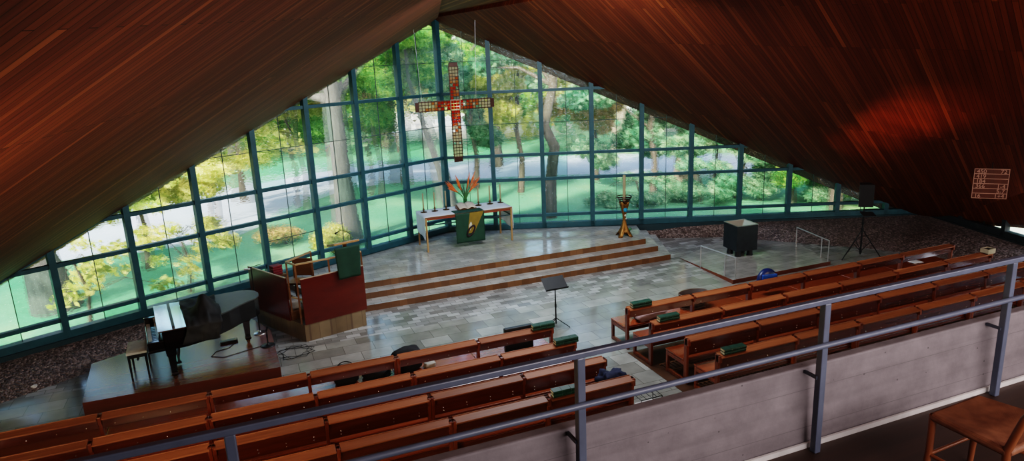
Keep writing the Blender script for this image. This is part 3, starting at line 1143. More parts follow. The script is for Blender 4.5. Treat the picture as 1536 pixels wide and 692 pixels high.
# ------------------------------------------------------------------ altar
def altar():
    x0, x1, y0, y1_, zb, zt = 4.66, 7.26, 18.36, 19.34, 0.45, 1.455
    cx, cy = (x0 + x1) / 2, (y0 + y1_) / 2
    root = thing('altar_table', 'long altar table with slim tan legs and red-brown edge on the platform', 'table', (cx, cy, zb))
    hx, hy, h = (x1 - x0) / 2, (y1_ - y0) / 2, zt - zb
    MB().box((0, 0, h - 0.02), (2 * hx, 2 * hy, 0.036)).build('tabletop', M_brownwood, root, bevel=0.004)
    ap = MB()
    for s in (-1, 1):
        ap.box((0, s * (hy - 0.03), h - 0.065), (2 * hx - 0.1, 0.022, 0.055))
        ap.box((s * (hx - 0.03), 0, h - 0.065), (0.022, 2 * hy - 0.1, 0.055))
    ap.build('apron', plain('red_apron', (0.22, 0.05, 0.022), 0.4), root)
    for sx in (-1, 1):
        for sy in (-1, 1):
            MB().box((sx * (hx - 0.025), sy * (hy - 0.025), (h - 0.04) / 2), (0.045, 0.045, h - 0.04)).build('leg', M_tan, root, bevel=0.004)
    for sy in (-1, 1):
        MB().box((0, sy * (hy - 0.025), h - 0.235), (2 * hx - 0.1, 0.022, 0.03)).build('rail', M_tealdark, root)
    for sx in (-1, 1):
        MB().box((sx * (hx - 0.025), 0, h - 0.235), (0.022, 2 * hy - 0.1, 0.03)).build('rail', M_tealdark, root)
    # white cloth: covers the top and hangs over both short ends, longer towards the back
    cl = MB()
    zc = h + 0.004

    def top(u, v):
        return V(((u - .5) * 2 * (hx + 0.012), (v - .5) * 2 * (hy + 0.004), zc + 0.002 * math.sin(17 * u) * math.sin(9 * v)))
    cl.grid(top, 16, 8)
    for s in (-1, 1):
        def end(u, v, s=s):
            drop = 0.66 - 0.1 * u
            return V((s * (hx + 0.012 + 0.03 * v * math.sin(u * 9 + 1) * 0.6 + 0.004), (u - .5) * 2 * (hy - 0.0), zc - v * drop))
        cl.grid(end, 16, 10)
    o = cl.build('altar_cloth', M_white, None, solid=0.004)
    o.location = (cx, cy, zb)
    tag(o, 'white cloth over the altar table, hanging down at both ends', 'tablecloth')
    # green antependium with a golden ray and an abstract flame-like oval
    pr = thing('altar_parament', 'green hanging altar cloth with golden diagonal ray and dark oval motif', 'parament', (5.955, 18.335, 1.452))
    w, hh = 0.86, 0.86

    def pf(x, z, yy=0.0):
        return V((x, yy - 0.012 * math.sin(x * 7) * (-z / hh), z))
    g = MB().grid(lambda u, v: pf((u - .5) * w, -v * hh), 20, 16)
    g.build('hanging', plain('parament_green', (0.008, 0.045, 0.024), 0.75, var=0.12), pr, solid=0.006)
    g2 = MB().box((0, 0.2, 0.018), (w, 0.4, 0.006)).build('top_flap', plain('parament_green', (0, 0, 0)), pr)
    ray = [[(0.02, 0.0), (0.42, 0.0)], [(0.42, 0.0), (0.42, -0.18)], [(0.02, 0.0), (-0.11, -0.62)]]
    # golden band: quad from the top edge down to the oval
    gold = MB().grid(lambda u, v: pf(-0.0 + 0.42 * u * (1 - v) + (-0.10 + 0.2 * u) * v, -v * 0.60 - 0.10 * u * v * 0.0, -0.014), 6, 12)
    gold.build('golden_ray', plain('gold_cloth', (0.20, 0.13, 0.012), 0.6, var=0.15), pr)
    pale = MB().grid(lambda u, v: pf(0.02 + 0.045 * (u - .5) * math.sin(v * PI) * 2 - 0.04 * v, -0.26 - 0.26 * v, -0.019), 4, 10)
    pale.build('pale_flame', plain('pale_cloth', (0.55, 0.52, 0.40), 0.7), pr)
    ov = MB()
    pts = []
    for k in range(29):
        a = 2 * PI * k / 28
        x, z = 0.075 * math.cos(a), 0.17 * math.sin(a)
        c, s = math.cos(-0.62), math.sin(-0.62)
        pts.append(pf(0.005 + x * c - z * s, -0.53 + x * s + z * c, -0.03))
    ov.tube(pts, 0.024, 8, cap=False)
    ov.build('oval_motif', plain('dark_violet_cloth', (0.018, 0.006, 0.010), 0.7), pr)
    ztop = zb + zc + 0.004
    # open bible
    bb_ = thing('open_bible', 'thick open bible on a sloping rest in the middle of the altar', 'book', (6.02, 18.86, ztop + 0.004))
    rest = MB()
    rest.add([(-0.28, -0.2, 0), (0.28, -0.2, 0), (0.28, 0.16, 0), (-0.28, 0.16, 0), (-0.28, 0.16, 0.1), (0.28, 0.16, 0.1)], [(0, 1, 5, 4), (3, 4, 5, 2), (0, 4, 3), (1, 2, 5), (0, 3, 2, 1)])
    rest.build('book_rest', M_brownwood, bb_)
    for s in (-1, 1):
        def page(u, v, s=s):
            y = -0.19 + 0.34 * v
            return V((s * u * 0.25, y, 0.012 + 0.1 * (v * 0.36 + 0.0) / 0.36 + 0.045 * math.sin(min(1, u * 1.25) * PI * 0.85) + 0.006))
        MB().grid(page, 10, 4).build('page_half', plain('bible_page', (0.50, 0.44, 0.36), 0.7), bb_, solid=0.02)
    # vase with strelitzias
    vs = thing('flower_vase', 'tall green glass vase of orange bird-of-paradise flowers behind the bible', 'vase', (6.10, 19.14, ztop + 0.004))
    vs.scale = (0.72, 0.72, 0.74)
    MB().lathe([(0.07, 0), (0.08, 0.02), (0.075, 0.14), (0.085, 0.3), (0.09, 0.31), (0.078, 0.31), (0.066, 0.14), (0.066, 0.02)], (0, 0, 0), 20).build('glass', plain('green_vase', (0.035, 0.14, 0.045), 0.15, var=0.15), vs)
    Mo = plain('strelitzia_orange', (0.62, 0.13, 0.02), 0.5, var=0.25)
    Ms = plain('strelitzia_stem', (0.05, 0.16, 0.045), 0.5)
    Md = plain('dark_grass_blade', (0.035, 0.055, 0.04), 0.6)
    rnd = random.Random(4)
    for k, (dx, dz, lean) in enumerate(((-0.52, 0.80, -1), (-0.22, 0.86, -0.4), (-0.12, 0.76, 0.2), (0.14, 0.84, 0.3), (0.34, 0.94, 0.8), (0.22, 0.70, 0.5), (-0.34, 0.72, -0.7), (0.42, 0.82, 1.0))):
        dy = rnd.uniform(-0.12, 0.12)
        st = V((0, 0, 0.25))
        en = V((dx * 0.75, dy, dz * 0.8))
        midp = st.lerp(en, 0.5) + V((0, 0, 0.05))
        fl_ = MB().tube([st, midp, en], [0.014, 0.012, 0.013], 8)
        d = (en - midp).normalized()
        # sheath
        fl_.tube([en, en + d * 0.07, en + d * 0.2 + V((lean * 0.06, 0, 0.0)), en + d * 0.30 + V((lean * 0.13, 0, 0.0))], [0.013, 0.032, 0.02, 0.003], 8, mi=1)
        for q in range(4):
            a = rnd.uniform(-0.5, 0.5)
            b0 = en + d * 0.05
            tip = b0 + d * (0.26 + 0.08 * q) + V((lean * 0.04 + a * 0.1, rnd.uniform(-.06, .06), 0.05 * q))
            md_ = b0.lerp(tip, 0.5) + V((0, 0, 0.02))
            fl_.tube([b0, md_, tip], [0.01, 0.028, 0.003], 6, mi=1)
        fl_.build('flower', [Ms, Mo], vs)
    gb = MB()
    for k in range(22):
        a = rnd.uniform(-1, 1)
        top_ = V((a * 0.55, rnd.uniform(-.15, .15), rnd.uniform(0.95, 1.22)))
        gb.tube([V((0, 0, 0.28)), V((a * 0.2, 0, 0.7)), top_], [0.005, 0.006, 0.002], 5)
    gb.build('grass_blades', Md, vs)
    lf = MB()
    for k in range(7):
        a = rnd.uniform(-1, 1)
        lf.tube([V((a * 0.02, 0, 0.26)), V((a * 0.1, rnd.uniform(-.04, .04), 0.42)), V((a * 0.26, rnd.uniform(-.08, .08), 0.66))], [0.012, 0.03, 0.004], 6)
    lf.build('leaves', Ms, vs)
    # six candlesticks
    proto = None
    spots = [(4.80, 19.02), (5.13, 19.02), (5.47, 19.02), (6.48, 19.06), (6.84, 19.06), (7.18, 19.06)]
    labs = ['tallow-coloured altar candle at the far left end of the altar', 'altar candle second from the left on the altar', 'altar candle nearest the flower vase on its left', 'altar candle nearest the flower vase on its right', 'altar candle second from the right end of the altar', 'altar candle at the far right end of the altar']
    for (x, y), lb in zip(spots, labs):
        if proto is None:
            proto = thing('altar_candle', 'x', 'candle', (0, 0, 0), 0, 'six altar candles in bronze holders')
            MB().lathe([(0.095, 0), (0.10, 0.006), (0.085, 0.016), (0.02, 0.026), (0.018, 0.06), (0.05, 0.068), (0.052, 0.076), (0.022, 0.08), (0.024, 0.12)], (0, 0, 0), 18).build('holder', M_bronze, proto)
            MB().lathe([(0.021, 0.10), (0.021, 0.545), (0.012, 0.555)], (0, 0, 0), 14).build('candle', M_wax, proto)
            MB().tube([(0, 0, 0.55), (0.002, 0, 0.575)], 0.003, 6).build('wick', M_satin, proto)
            c_ = proto
        else:
            c_ = copy_tree(proto)
        c_.location = (x, y, ztop + 0.003)
        c_['label'] = lb


altar()


# ------------------------------------------------------------------ hanging cross
def cross():
    cx, cy, cz = 5.885, 18.85, 4.45
    root = thing('hanging_cross', 'openwork bronze cross set with red and amber glass, hanging above the altar', 'cross', (cx, cy, cz))
    t = NT('cross_glass')
    tc = t.n('ShaderNodeTexCoord')
    ln = t.n('ShaderNodeVectorMath', operation='LENGTH')
    t.l(tc.outputs['Object'], ln.inputs[0])
    geo = t.n('ShaderNodeNewGeometry')
    ad = t.n('ShaderNodeMath', operation='MULTIPLY_ADD')
    t.l(geo.outputs['Random Per Island'], ad.inputs[0])
    ad.inputs[1].default_value = 0.55
    t.l(ln.outputs['Value'], ad.inputs[2])
    c = t.ramp(ad.outputs[0], [(0.25, (0.75, 0.03, 0.01)), (0.62, (0.72, 0.08, 0.02)), (0.85, (0.75, 0.34, 0.08)), (1.0, (0.80, 0.72, 0.52))])
    tr = t.n('ShaderNodeBsdfTransparent')
    t.l(c, tr.inputs['Color'])
    dl = t.n('ShaderNodeBsdfTranslucent')
    t.l(c, dl.inputs['Color'])
    df = t.n('ShaderNodeBsdfDiffuse')
    t.l(c, df.inputs['Color'])
    m1 = t.n('ShaderNodeMixShader')
    m1.inputs[0].default_value = 0.6
    t.l(dl.outputs[0], m1.inputs[1])
    t.l(tr.outputs[0], m1.inputs[2])
    m2 = t.n('ShaderNodeMixShader')
    m2.inputs[0].default_value = 0.2
    t.l(m1.outputs[0], m2.inputs[1])
    t.l(df.outputs[0], m2.inputs[2])
    glassm = t.done(m2)
    W = 0.25
    top, bot, half = 1.155, -1.60, 1.15
    lat, gls = MB(), MB()
    rnd = random.Random(2)

    def arm(horizontal, a, b):
        L = b - a
        n = max(4, int(abs(L) / 0.083))
        st = L / n
        to = (lambda p, q, y: (p, y, q)) if horizontal else (lambda p, q, y: (q, y, p))
        for q in (-W / 2, W / 2):
            lat.bar(to(a, q, 0), to(b, q, 0), 0.022, 0.03)
        for q in (-W / 6, W / 6):
            lat.bar(to(a, q, 0), to(b, q, 0), 0.012, 0.014)
        for k in range(n + 1):
            p = a + st * k
            lat.bar(to(p, -W / 2, 0), to(p, W / 2, 0), 0.013, 0.02)
            # studs
            for s in (-1, 1):
                lat.bar(to(p, s * W / 2, 0), to(p, s * (W / 2 + 0.025), 0), 0.022, 0.02)
        for k in range(n):
            for j in range(3):
                if rnd.random() < 0.12:
                    continue
                p = a + st * (k + 0.5)
                q = -W / 3 + j * W / 3
                s1, s2 = abs(st) * 0.72, W / 3 * 0.72
                sz = (s1, 0.03, s2) if horizontal else (s2, 0.03, s1)
                gls.box(to(p, q, 0), sz, Matrix.Rotation(rnd.uniform(-0.25, 0.25), 3, 'Y'))
    arm(False, W / 2 + 0.02, top - 0.11)
    arm(False, -W / 2 - 0.02, bot + 0.14)
    arm(True, W / 2 + 0.02, half - 0.10)
    arm(True, -W / 2 - 0.02, -half + 0.10)
    for k in range(3):
        for j in range(3):
            gls.box((-W / 3 + j * W / 3, 0, -W / 3 + k * W / 3), (W / 3 * .8, 0.03, W / 3 * .8))
    lat.build('lattice', M_darkbronze, root)
    gls.build('glass_stones', glassm, root)
    for p, s in (((0, 0, top - 0.055), (W, 0.06, 0.11)), ((0, 0, bot + 0.07), (W, 0.06, 0.14)), ((half - 0.05, 0, 0), (0.10, 0.06, W)), ((-half + 0.05, 0, 0), (0.10, 0.06, W))):
        MB().box(p, s).build('end_plate', M_darkbronze, root, bevel=0.006)
    fr = MB()
    h = W / 2 + 0.015
    for s in (-1, 1):
        fr.box((s * h, -0.02, 0), (0.025, 0.05, 2 * h + .025)).box((0, -0.02, s * h), (2 * h, 0.05, 0.025))
    fr.build('centre_frame', plain('pale_bronze', (0.26, 0.17, 0.12), 0.4, 0.5), root)
    for x, zc in ((-0.95, 7.05), (0.62, 7.05)):
        xx = cx + x
        zr = (zR(2 * AX - xx, cy) if xx < AX else zR(xx, cy))
        MB().tube([(x, 0, 0.12), (x - 0.1 if x < 0 else x + 0.1, 0, zr - cz - 0.02)], 0.004, 5).build('wire', M_steel, root)


cross()


# ------------------------------------------------------------------ paschal candle
def paschal():
    root = thing('paschal_candle_stand', 'hammered bronze candle stand with turquoise stone and tall candle at the platform corner', 'candle stand', (10.28, 17.12, 0.45))
    mb = MB()
    # four-sided flared column: wide feet, waist, wide cup
    prof = [(0.0, 0.20), (0.08, 0.165), (0.2, 0.115), (0.34, 0.072), (0.46, 0.046), (0.56, 0.040), (0.66, 0.052), (0.8, 0.088), (0.95, 0.125), (1.0, 0.14)]
    ring = 48
    verts, faces = [], []
    for i, (z, r) in enumerate(prof):
        for k in range(ring):
            a = 2 * PI * k / ring
            c4 = math.cos(4 * (a - 0.5))
            foot = max(0.0, 1 - z / 0.42)
            top_ = max(0.0, (z - 0.6) / 0.4)
            fl = 1 + foot * (0.42 * max(0, c4) - 0.40 * max(0, -c4)) + top_ * 0.16 * c4
            zz = z
            if i == 0:
                zz = 0.0 if c4 > 0.35 else 0.15 * min(1.0, (0.35 - c4) / 0.7)
            if i == len(prof) - 1:
                zz = z + 0.05 * c4
            verts.append(V((r * fl * math.cos(a), r * fl * math.sin(a), zz)))
    for i in range(len(prof) - 1):
        for k in range(ring):
            k2 = (k + 1) % ring
            faces.append((i * ring + k, i * ring + k2, (i + 1) * ring + k2, (i + 1) * ring + k))
    mb.add(verts, faces, 0, True)
    gold = plain('hammered_bronze', (0.24, 0.115, 0.03), 0.4, 0.75, var=0.35, nscale=18, bump=0.4)
    mb.build('column', gold, root, solid=0.012)
    MB().lathe([(0.062, -.016), (0.066, 0.0), (0.05, 0.02), (0.01, 0.028)], (0, 0, 0), 20).build('turquoise_stone', plain('turquoise', (0.012, 0.22, 0.36), 0.2, var=0.2), root)
    st = root.children[-1]
    st.location = (-0.02, -0.105, 0.80)
    st.rotation_euler = (PI / 2, 0, 0)
    for (x, y, z, r, c, nm) in ((0.0, -0.075, 0.63, 0.032, (0.6, 0.55, 0.45), 'pale_stone'), (0.02, -0.075, 0.53, 0.026, (0.5, 0.45, 0.38), 'cream_stone'), (0.12, -0.14, 0.22, 0.045, (0.02, 0.16, 0.05), 'green_stone')):
        s = MB().lathe([(r, -.012), (r, 0.0), (r * .7, r * .4), (0.004, r * .55)], (0, 0, 0), 16).build(nm, plain(nm, c, 0.25), root)
        s.location = (x, y, z)
        s.rotation_euler = (PI / 2, 0, 0)
    rg = MB()
    for z, r in ((1.06, 0.14), (1.12, 0.175), (1.18, 0.215)):
        rg.tube([V((r * math.cos(a), r * math.sin(a), z)) for a in [2 * PI * k / 28 for k in range(29)]], 0.013, 8, cap=False)
    for k in range(4):
        a = PI / 4 + k * PI / 2
        rg.tube([(0.11 * math.cos(a), 0.11 * math.sin(a), 0.97), (0.215 * math.cos(a), 0.215 * math.sin(a), 1.18)], 0.007, 6)
    rg.build('drip_rings', M_darkbronze, root)
    MB().lathe([(0.03, 0.97), (0.05, 1.0), (0.06, 1.02), (0.06, 1.04)], (0, 0, 0), 16).build('socket', gold, root)
    MB().lathe([(0.045, 1.03), (0.043, 1.80), (0.03, 1.815)], (0, 0, 0), 18).build('candle', M_wax, root)


paschal()


# ------------------------------------------------------------------ ambo / pulpit
def ambo():
    B, C, D = V((0.894, 14.494, 0)), V((2.247, 14.847, 0)), V((0.001, 16.22, 0))
    root = thing('pulpit', 'pulpit with two mahogany panels on a stone base at the left end of the steps', 'pulpit', (0, 0, 0))
    zb = 0.38
    C2 = C + V((-0.15, 1.35, 0))
    MB().prism([(B.x, B.y), (C.x, C.y), (C2.x, C2.y), (D.x + .1, D.y + .15), (D.x, D.y)], 0, zb, 0, 0).build('stone_base', mat_tiles('pulpit_stone', 0.24, 0.12, [(0.0, (0.15, 0.105, 0.06)), (1.0, (0.21, 0.155, 0.09))], 0.4, (0.12, 0.08, 0.05)), root, bevel=0.01)
    fd = (C - B).normalized()
    ld = (D - B).normalized()

    def panel(p0, d, L, z0, z1, nm):
        up = V((0, 0, 1))
        a = p0 + V((0, 0, z0))
        MB().bar(p0 + V((0, 0, (z0 + z1) / 2)), p0 + d * L + V((0, 0, (z0 + z1) / 2)), 0.03, z1 - z0).build(nm, M_redpanel, root, bevel=0.004)
        MB().bar(p0 + V((0, 0, z1 + 0.008)), p0 + d * L + V((0, 0, z1 + 0.008)), 0.034, 0.016).build('panel_edge', plain('pale_edge', (0.4, 0.3, 0.22), 0.4), root)
    panel(B + fd * 0.02, fd, 1.42, zb, 1.39, 'front_panel')
    panel(B + ld * 0.52, ld, 1.55, 0.36, 1.33, 'side_panel')
    zr = 1.70
    # handrail frame
    pA = V((0.70, 14.93, zr))
    pB = V((0.85, 14.60, zr))
    pC = V((1.27, 15.50, zr))
    pD = V((1.55, 14.72, zr))
    pE = V((2.28, 14.93, zr))
    for a, b in ((pA, pC), (pA, pB), (pB, pD), (pD, pE)):
        MB().bar(a, b, 0.05, 0.035).build('handrail', M_oakrail, root, bevel=0.006)
    for p in (pA, pB, pC, pD, pE):
        MB().bar((p.x, p.y, zb), (p.x, p.y, zr), 0.035, 0.035).build('post', M_brownwood, root)
    # steps into the pulpit
    MB().box((0.82, 15.2, 0.47), (0.5, 0.4, 0.18), 0.5).build('step', M_brownwood, root)
    MB().bar((0.74, 14.86, 0.92), (0.93, 14.6, 0.92), 0.03, 0.03).build('low_rail', M_oakrail, root)
    # reading desk
    ctr = B + fd * 1.10
    M = Matrix.Rotation(math.atan2(fd.y, fd.x), 3, 'Z') @ Matrix.Rotation(math.radians(-14), 3, 'X')
    MB().box((ctr.x - 0.03, ctr.y + 0.21, 1.93), (0.58, 0.46, 0.045), M).build('reading_desk', wood('honey_wood', (0.26, 0.13, 0.035), (0.40, 0.22, 0.07), rough=0.35, axis=0, grain=10), root, bevel=0.006)
    MB().bar((ctr.x, ctr.y + 0.25, zb), (ctr.x, ctr.y + 0.25, 1.9), 0.08, 0.08).build('desk_post', M_brownwood, root)
    s0 = V((ctr.x + 0.16, ctr.y + 0.3, 1.95))
    MB().tube([s0, s0 + V((0.0, 0.02, 0.12)), s0 + V((-0.06, 0.02, 0.2)), s0 + V((-0.2, 0.02, 0.24)), s0 + V((-0.27, 0.02, 0.21))], [0.007, 0.006, 0.006, 0.006, 0.006], 8).build('gooseneck', M_blackmetal, root)
    MB().tube([s0 + V((-0.25, 0.02, 0.22)), s0 + V((-0.33, 0.02, 0.18))], [0.012, 0.018], 10).build('microphone', M_blackmetal, root)
    # green cloth over the desk front: a thing of its own
    g = thing('pulpit_parament', 'plain dark green hanging cloth over the pulpit reading desk', 'parament', (ctr.x, ctr.y - 0.055, 1.92), math.atan2(fd.y, fd.x))
    MB().grid(lambda u, v: V(((u - .5) * (0.58 - 0.08 * v), -0.012 * math.sin(u * 8) * v - 0.03, -0.70 * v)), 16, 14).build('hanging', plain('pulpit_green', (0.006, 0.036, 0.020), 0.8, var=0.12), g, solid=0.006)
    # chair inside the pulpit
    ch = thing('liturgy_chair', 'brown wooden high-backed chair behind the pulpit rail', 'chair', (1.02, 16.05, 0.45), -0.5)
    Wc = M_brownwood
    MB().box((0, 0.22, 0.72), (0.5, 0.03, 0.42)).build('backrest', Wc, ch, bevel=0.01)
    MB().box((0, 0, 0.44), (0.5, 0.46, 0.045)).build('seat', Wc, ch, bevel=0.008)
    for sx in (-1, 1):
        MB().box((sx * 0.22, 0.21, 0.36), (0.045, 0.04, 0.72)).build('leg', Wc, ch)
        MB().box((sx * 0.22, -0.2, 0.22), (0.045, 0.04, 0.44)).build('leg', Wc, ch)
    rnd = random.Random(3)
    for k in range(4):
        b = MB().box((0, 0, 0.027), (0.23, 0.19, 0.05)).build('red_book', plain('red_book_cloth', (0.16, 0.012, 0.016), 0.5), None, bevel=0.008)
        b.location = (0.52, 16.0, 1.152 + k * 0.055)
        b.rotation_euler = (0, 0, rnd.uniform(-0.15, 0.15) + 0.4)
        tag(b, 'dark red book behind the pulpit side panel, %s of its stack' % ('bottom', 'second from bottom', 'third from bottom', 'top')[k], 'book', 'stack of dark red books')
    stt = thing('book_stand', 'dark wooden stand holding the stack of red books behind the pulpit', 'stand', (0.52, 16.0, 0.38), 0.4)
    MB().box((0, 0, 0.755), (0.34, 0.3, 0.03)).build('top', Wc, stt)
    for sx in (-1, 1):
        for sy in (-1, 1):
            MB().box((sx * 0.14, sy * 0.12, 0.37), (0.035, 0.035, 0.74)).build('leg', Wc, stt)
    blob('folded_cloth', plain('grey_white_cloth', (0.4, 0.4, 0.4), .8), (0.78, 15.15, 0.565), (0.24, 0.2, 0.24), 44, 0.4, 'grey-white folded cloth in the gap between the two pulpit panels', 'cloth')


ambo()

# ------------------------------------------------------------------ podium, piano, bench
pod = MB().prism([(-3.0, 12.95), (0.27, 12.87), (0.22, 14.9), (-0.2, 16.05), (-0.55, 16.05), (-2.59, 15.05), (-3.13, 14.76)], 0.0, 0.25, 0, 1)
o = pod.build('piano_podium', [M_podium, M_podside], None, bevel=0.006)
tag(o, 'low reddish wooden podium carrying the grand piano', 'platform')


def piano():
    root = thing('grand_piano', 'black grand piano with closed lid on the wooden podium', 'piano', (-1.88, 13.07, 0.25), math.radians(7.4))
    Wd = 1.56
    out = [(0.0, 0.0), (0.62, 0.0)]
    cv = [(0.9, 0.08), (1.2, 0.24), (1.45, 0.42), (1.66, 0.62), (1.82, 0.74), (1.98, 0.84), (2.08, 1.0), (2.10, 1.18), (2.05, 1.38), (1.94, 1.50), (1.78, Wd)]
    out += cv + [(0.0, Wd)]

    def inset(poly, k):
        cx = sum(p[0] for p in poly) / len(poly)
        cy = sum(p[1] for p in poly) / len(poly)
        return [(cx + (p[0] - cx) * k, cy + (p[1] - cy) * k) for p in poly]
    body = [(0.26, 0.0)] + out[1:-1] + [(0.26, Wd)]
    MB().prism(body, 0.62, 0.98).build('rim', M_black, root, bevel=0.012)
    # key bed, arms and keys
    kb = MB().box((0.15, Wd / 2, 0.645), (0.30, Wd, 0.05))
    kb.box((0.15, 0.05, 0.74), (0.30, 0.10, 0.16)).box((0.15, Wd - 0.05, 0.74), (0.30, 0.10, 0.16))
    kb.build('keybed', M_black, root, bevel=0.012)
    keys = MB()
    n = 52
    w = (Wd - 0.24) / n
    for k in range(n):
        keys.box((0.10, 0.12 + w * (k + .5), 0.70), (0.15, w * 0.94, 0.02), mi=0)
    for k in range(n - 1):
        if k % 7 not in (2, 6):
            keys.box((0.135, 0.12 + w * (k + 1), 0.716), (0.09, w * 0.55, 0.014), mi=1)
    keys.build('keyboard', [plain('ivory_keys', (0.75, 0.76, 0.74), 0.25), M_black], root)
    MB().box((0.195, Wd / 2, 0.80), (0.03, Wd - 0.2, 0.19), Matrix.Rotation(0.22, 3, 'Y')).build('fallboard', M_black, root, bevel=0.006)
    # lid in two leaves
    MB().prism([(0.20, -0.015), (0.66, -0.015), (0.66, Wd + 0.015), (0.20, Wd + 0.015)], 0.985, 1.005).build('front_lid', plain('lid_window_reflection', (0.75, 0.78, 0.78), 0.12, 0.95, 1.0, 1.0, var=0.02), root, bevel=0.006)  # bright window reflection on the black lid put in as pale mirror metal
    lid = [(0.665, -0.015)] + [(p[0] * 1.008, p[1] - 0.012) for p in cv] + [(0.665, Wd + 0.015)]
    MB().prism(lid, 0.985, 1.008).build('main_lid', plain('satin_lid', (0.055, 0.06, 0.06), 0.45, var=0.1), root, bevel=0.006)
    MB().box((0.46, Wd / 2, 1.02), (0.05, Wd * 0.92, 0.024)).build('music_desk', M_satin, root, bevel=0.005)
    # legs with casters
    for x, y in ((0.36, 0.14), (0.36, Wd - 0.14), (1.80, 1.14)):
        mb = MB()
        prof = [(0.62, 0.09), (0.50, 0.085), (0.47, 0.065), (0.14, 0.045), (0.11, 0.06), (0.075, 0.05)]
        for (z1, w1), (z2, w2) in zip(prof, prof[1:]):
            a = [(x + sx * w1, y + sy * w1, z1) for sx, sy in ((-1, -1), (1, -1), (1, 1), (-1, 1))]
            b = [(x + sx * w2, y + sy * w2, z2) for sx, sy in ((-1, -1), (1, -1), (1, 1), (-1, 1))]
            mb.add(a + b, [(0, 4, 5, 1), (1, 5, 6, 2), (2, 6, 7, 3), (3, 7, 4, 0)])
        lg = mb.build('leg', M_black, root)
        c = MB().lathe([(0.036, -0.014), (0.036, 0.014)], (0, 0, 0), 16)
        c.v = [(x + q[0], y + q[2], 0.038 + q[1]) for q in c.v]
        c.build('caster', M_bronze, lg)
    ly = MB()
    for dy in (-0.11, 0.11):
        ly.tube([(0.52, Wd / 2 + dy, 0.62), (0.50, Wd / 2 + dy * 0.9, 0.3), (0.46, Wd / 2 + dy, 0.12)], 0.018, 8)
    ly.box((0.45, Wd / 2, 0.11), (0.12, 0.34, 0.05))
    lyo = ly.build('pedal_lyre', M_black, root)
    for dy in (-0.09, 0, 0.09):
        MB().box((0.36, Wd / 2 + dy, 0.09), (0.12, 0.035, 0.012)).build('pedal', plain('brass', (0.5, 0.33, 0.1), 0.25, 0.9), lyo)
    # bunched black cover
    def cov(u, v):
        # u along x 0.62..1.2, v across: hangs over the near side
        x = 0.68 + 0.62 * u
        s = v * 1.9
        if s < 1.35:
            y, z = Wd - 0.05 - s, 1.012
            lift = 0.17 * math.exp(-((s - 0.95) / 0.28) ** 2) * math.exp(-((u - 0.62) / 0.3) ** 2) * 2.0
            z += lift
        else:
            y = Wd - 0.05 - 1.35
            y, z = y - 0.22 - 0.03, 1.012
            z -= (s - 1.35) * 0.62
        edge = 0.10 + 0.24 * max(0, (x - 0.7))
        if s < 1.35:
            y = max(y, edge - 0.14) if s > 1.2 else y
        nz = noise.noise(V((u * 3.5, v * 5.0, 1.7))) * 0.05 + noise.noise(V((u * 8, v * 10, 4.1))) * 0.025
        return V((x + nz * 0.8 - 0.14 * max(0, s - 1.2), y + nz * 0.5, z + abs(nz) * 1.0 + 0.006))
    g = MB().grid(cov, 26, 40)
    c = g.build('piano_cover', plain('cover_cloth', (0.010, 0.010, 0.011), 0.7, var=0.3, bump=0.15), None, solid=0.008)
    c.location = root.location
    c.rotation_euler = root.rotation_euler
    tag(c, 'black fabric piano cover bunched up on the middle of the piano lid', 'cover')


piano()


def bench():
    root = thing('piano_bench', 'black piano bench with pale quilted seat in front of the keyboard', 'stool', (-2.17, 13.92, 0.25), math.radians(3))
    hx, hy, h = 0.17, 0.31, 0.50

    def cu(u, v):
        e = min(u, 1 - u, v, 1 - v)
        return V(((u - .5) * 2 * hx, (v - .5) * 2 * hy, h + 0.03 * min(1, e * 8) ** 0.5 + 0.004 * math.sin(u * 12) * math.sin(v * 20)))
    s = MB().grid(cu, 14, 20)
    s.box((0, 0, h - 0.015), (2 * hx, 2 * hy, 0.04))
    s.build('cushion', plain('grey_upholstery', (0.55, 0.56, 0.54), 0.6, var=0.15), root)
    MB().box((0, 0, h - 0.075), (2 * hx - .02, 2 * hy - .02, 0.07)).build('apron', M_satin, root, bevel=0.006)
    for sx in (-1, 1):
        for sy in (-1, 1):
            MB().tube([(sx * (hx - 0.03), sy * (hy - 0.03), h - 0.05), (sx * (hx - 0.03), sy * (hy - 0.03), 0.0)], [0.024, 0.016], 10).build('leg', M_satin, root)
    MB().box((0, 0, h - 0.16), (0.03, 2 * hy - .08, 0.03)).build('stretcher', M_satin, root)


bench()

# things on the podium floor
sb_ = thing('cable_box', 'small flat black cable box under the piano tail', 'box', (-0.62, 14.62, 0.25), 0.1)
MB().box((0, 0, 0.025), (0.34, 0.12, 0.05)).build('shell', M_satin, sb_, bevel=0.01)
MB().box((0.0, -0.062, 0.03), (0.3, 0.004, 0.03)).build('socket_strip', M_blackmetal, sb_)
cb_ = MB().tube([(-0.46, 14.60, 0.258), (-0.62, 14.3, 0.258), (-0.86, 14.22, 0.258), (-0.95, 14.0, 0.258), (-0.72, 13.84, 0.258), (-0.3, 13.98, 0.258), (0.05, 14.1, 0.258), (0.12, 14.05, 0.258)], 0.006, 6)
tag(cb_.build('cable', M_blackmetal), 'thin black cable looping across the podium under the piano', 'cable')
pts = []
for k in range(40):
    a = k * 0.5
    r = 0.28 + 0.08 * math.sin(k * 1.7)
    pts.append((0.62 + r * math.cos(a) * 1.1, 14.0 + r * math.sin(a), 0.012 + 0.0008 * k))
tag(MB().tube(pts, 0.005, 6).build('cable', M_blackmetal), 'tangle of black cable on the floor between podium and pulpit', 'cable')
# a small white crumb of stone on the left bank
blob('pebble', plain('white_stone', (0.6, 0.58, 0.55), .6), (-4.1, 14.62, 0.02), (0.12, 0.08, 0.06), 3, .3, 'single small white stone lying on the gravel edge at far left', 'stone')


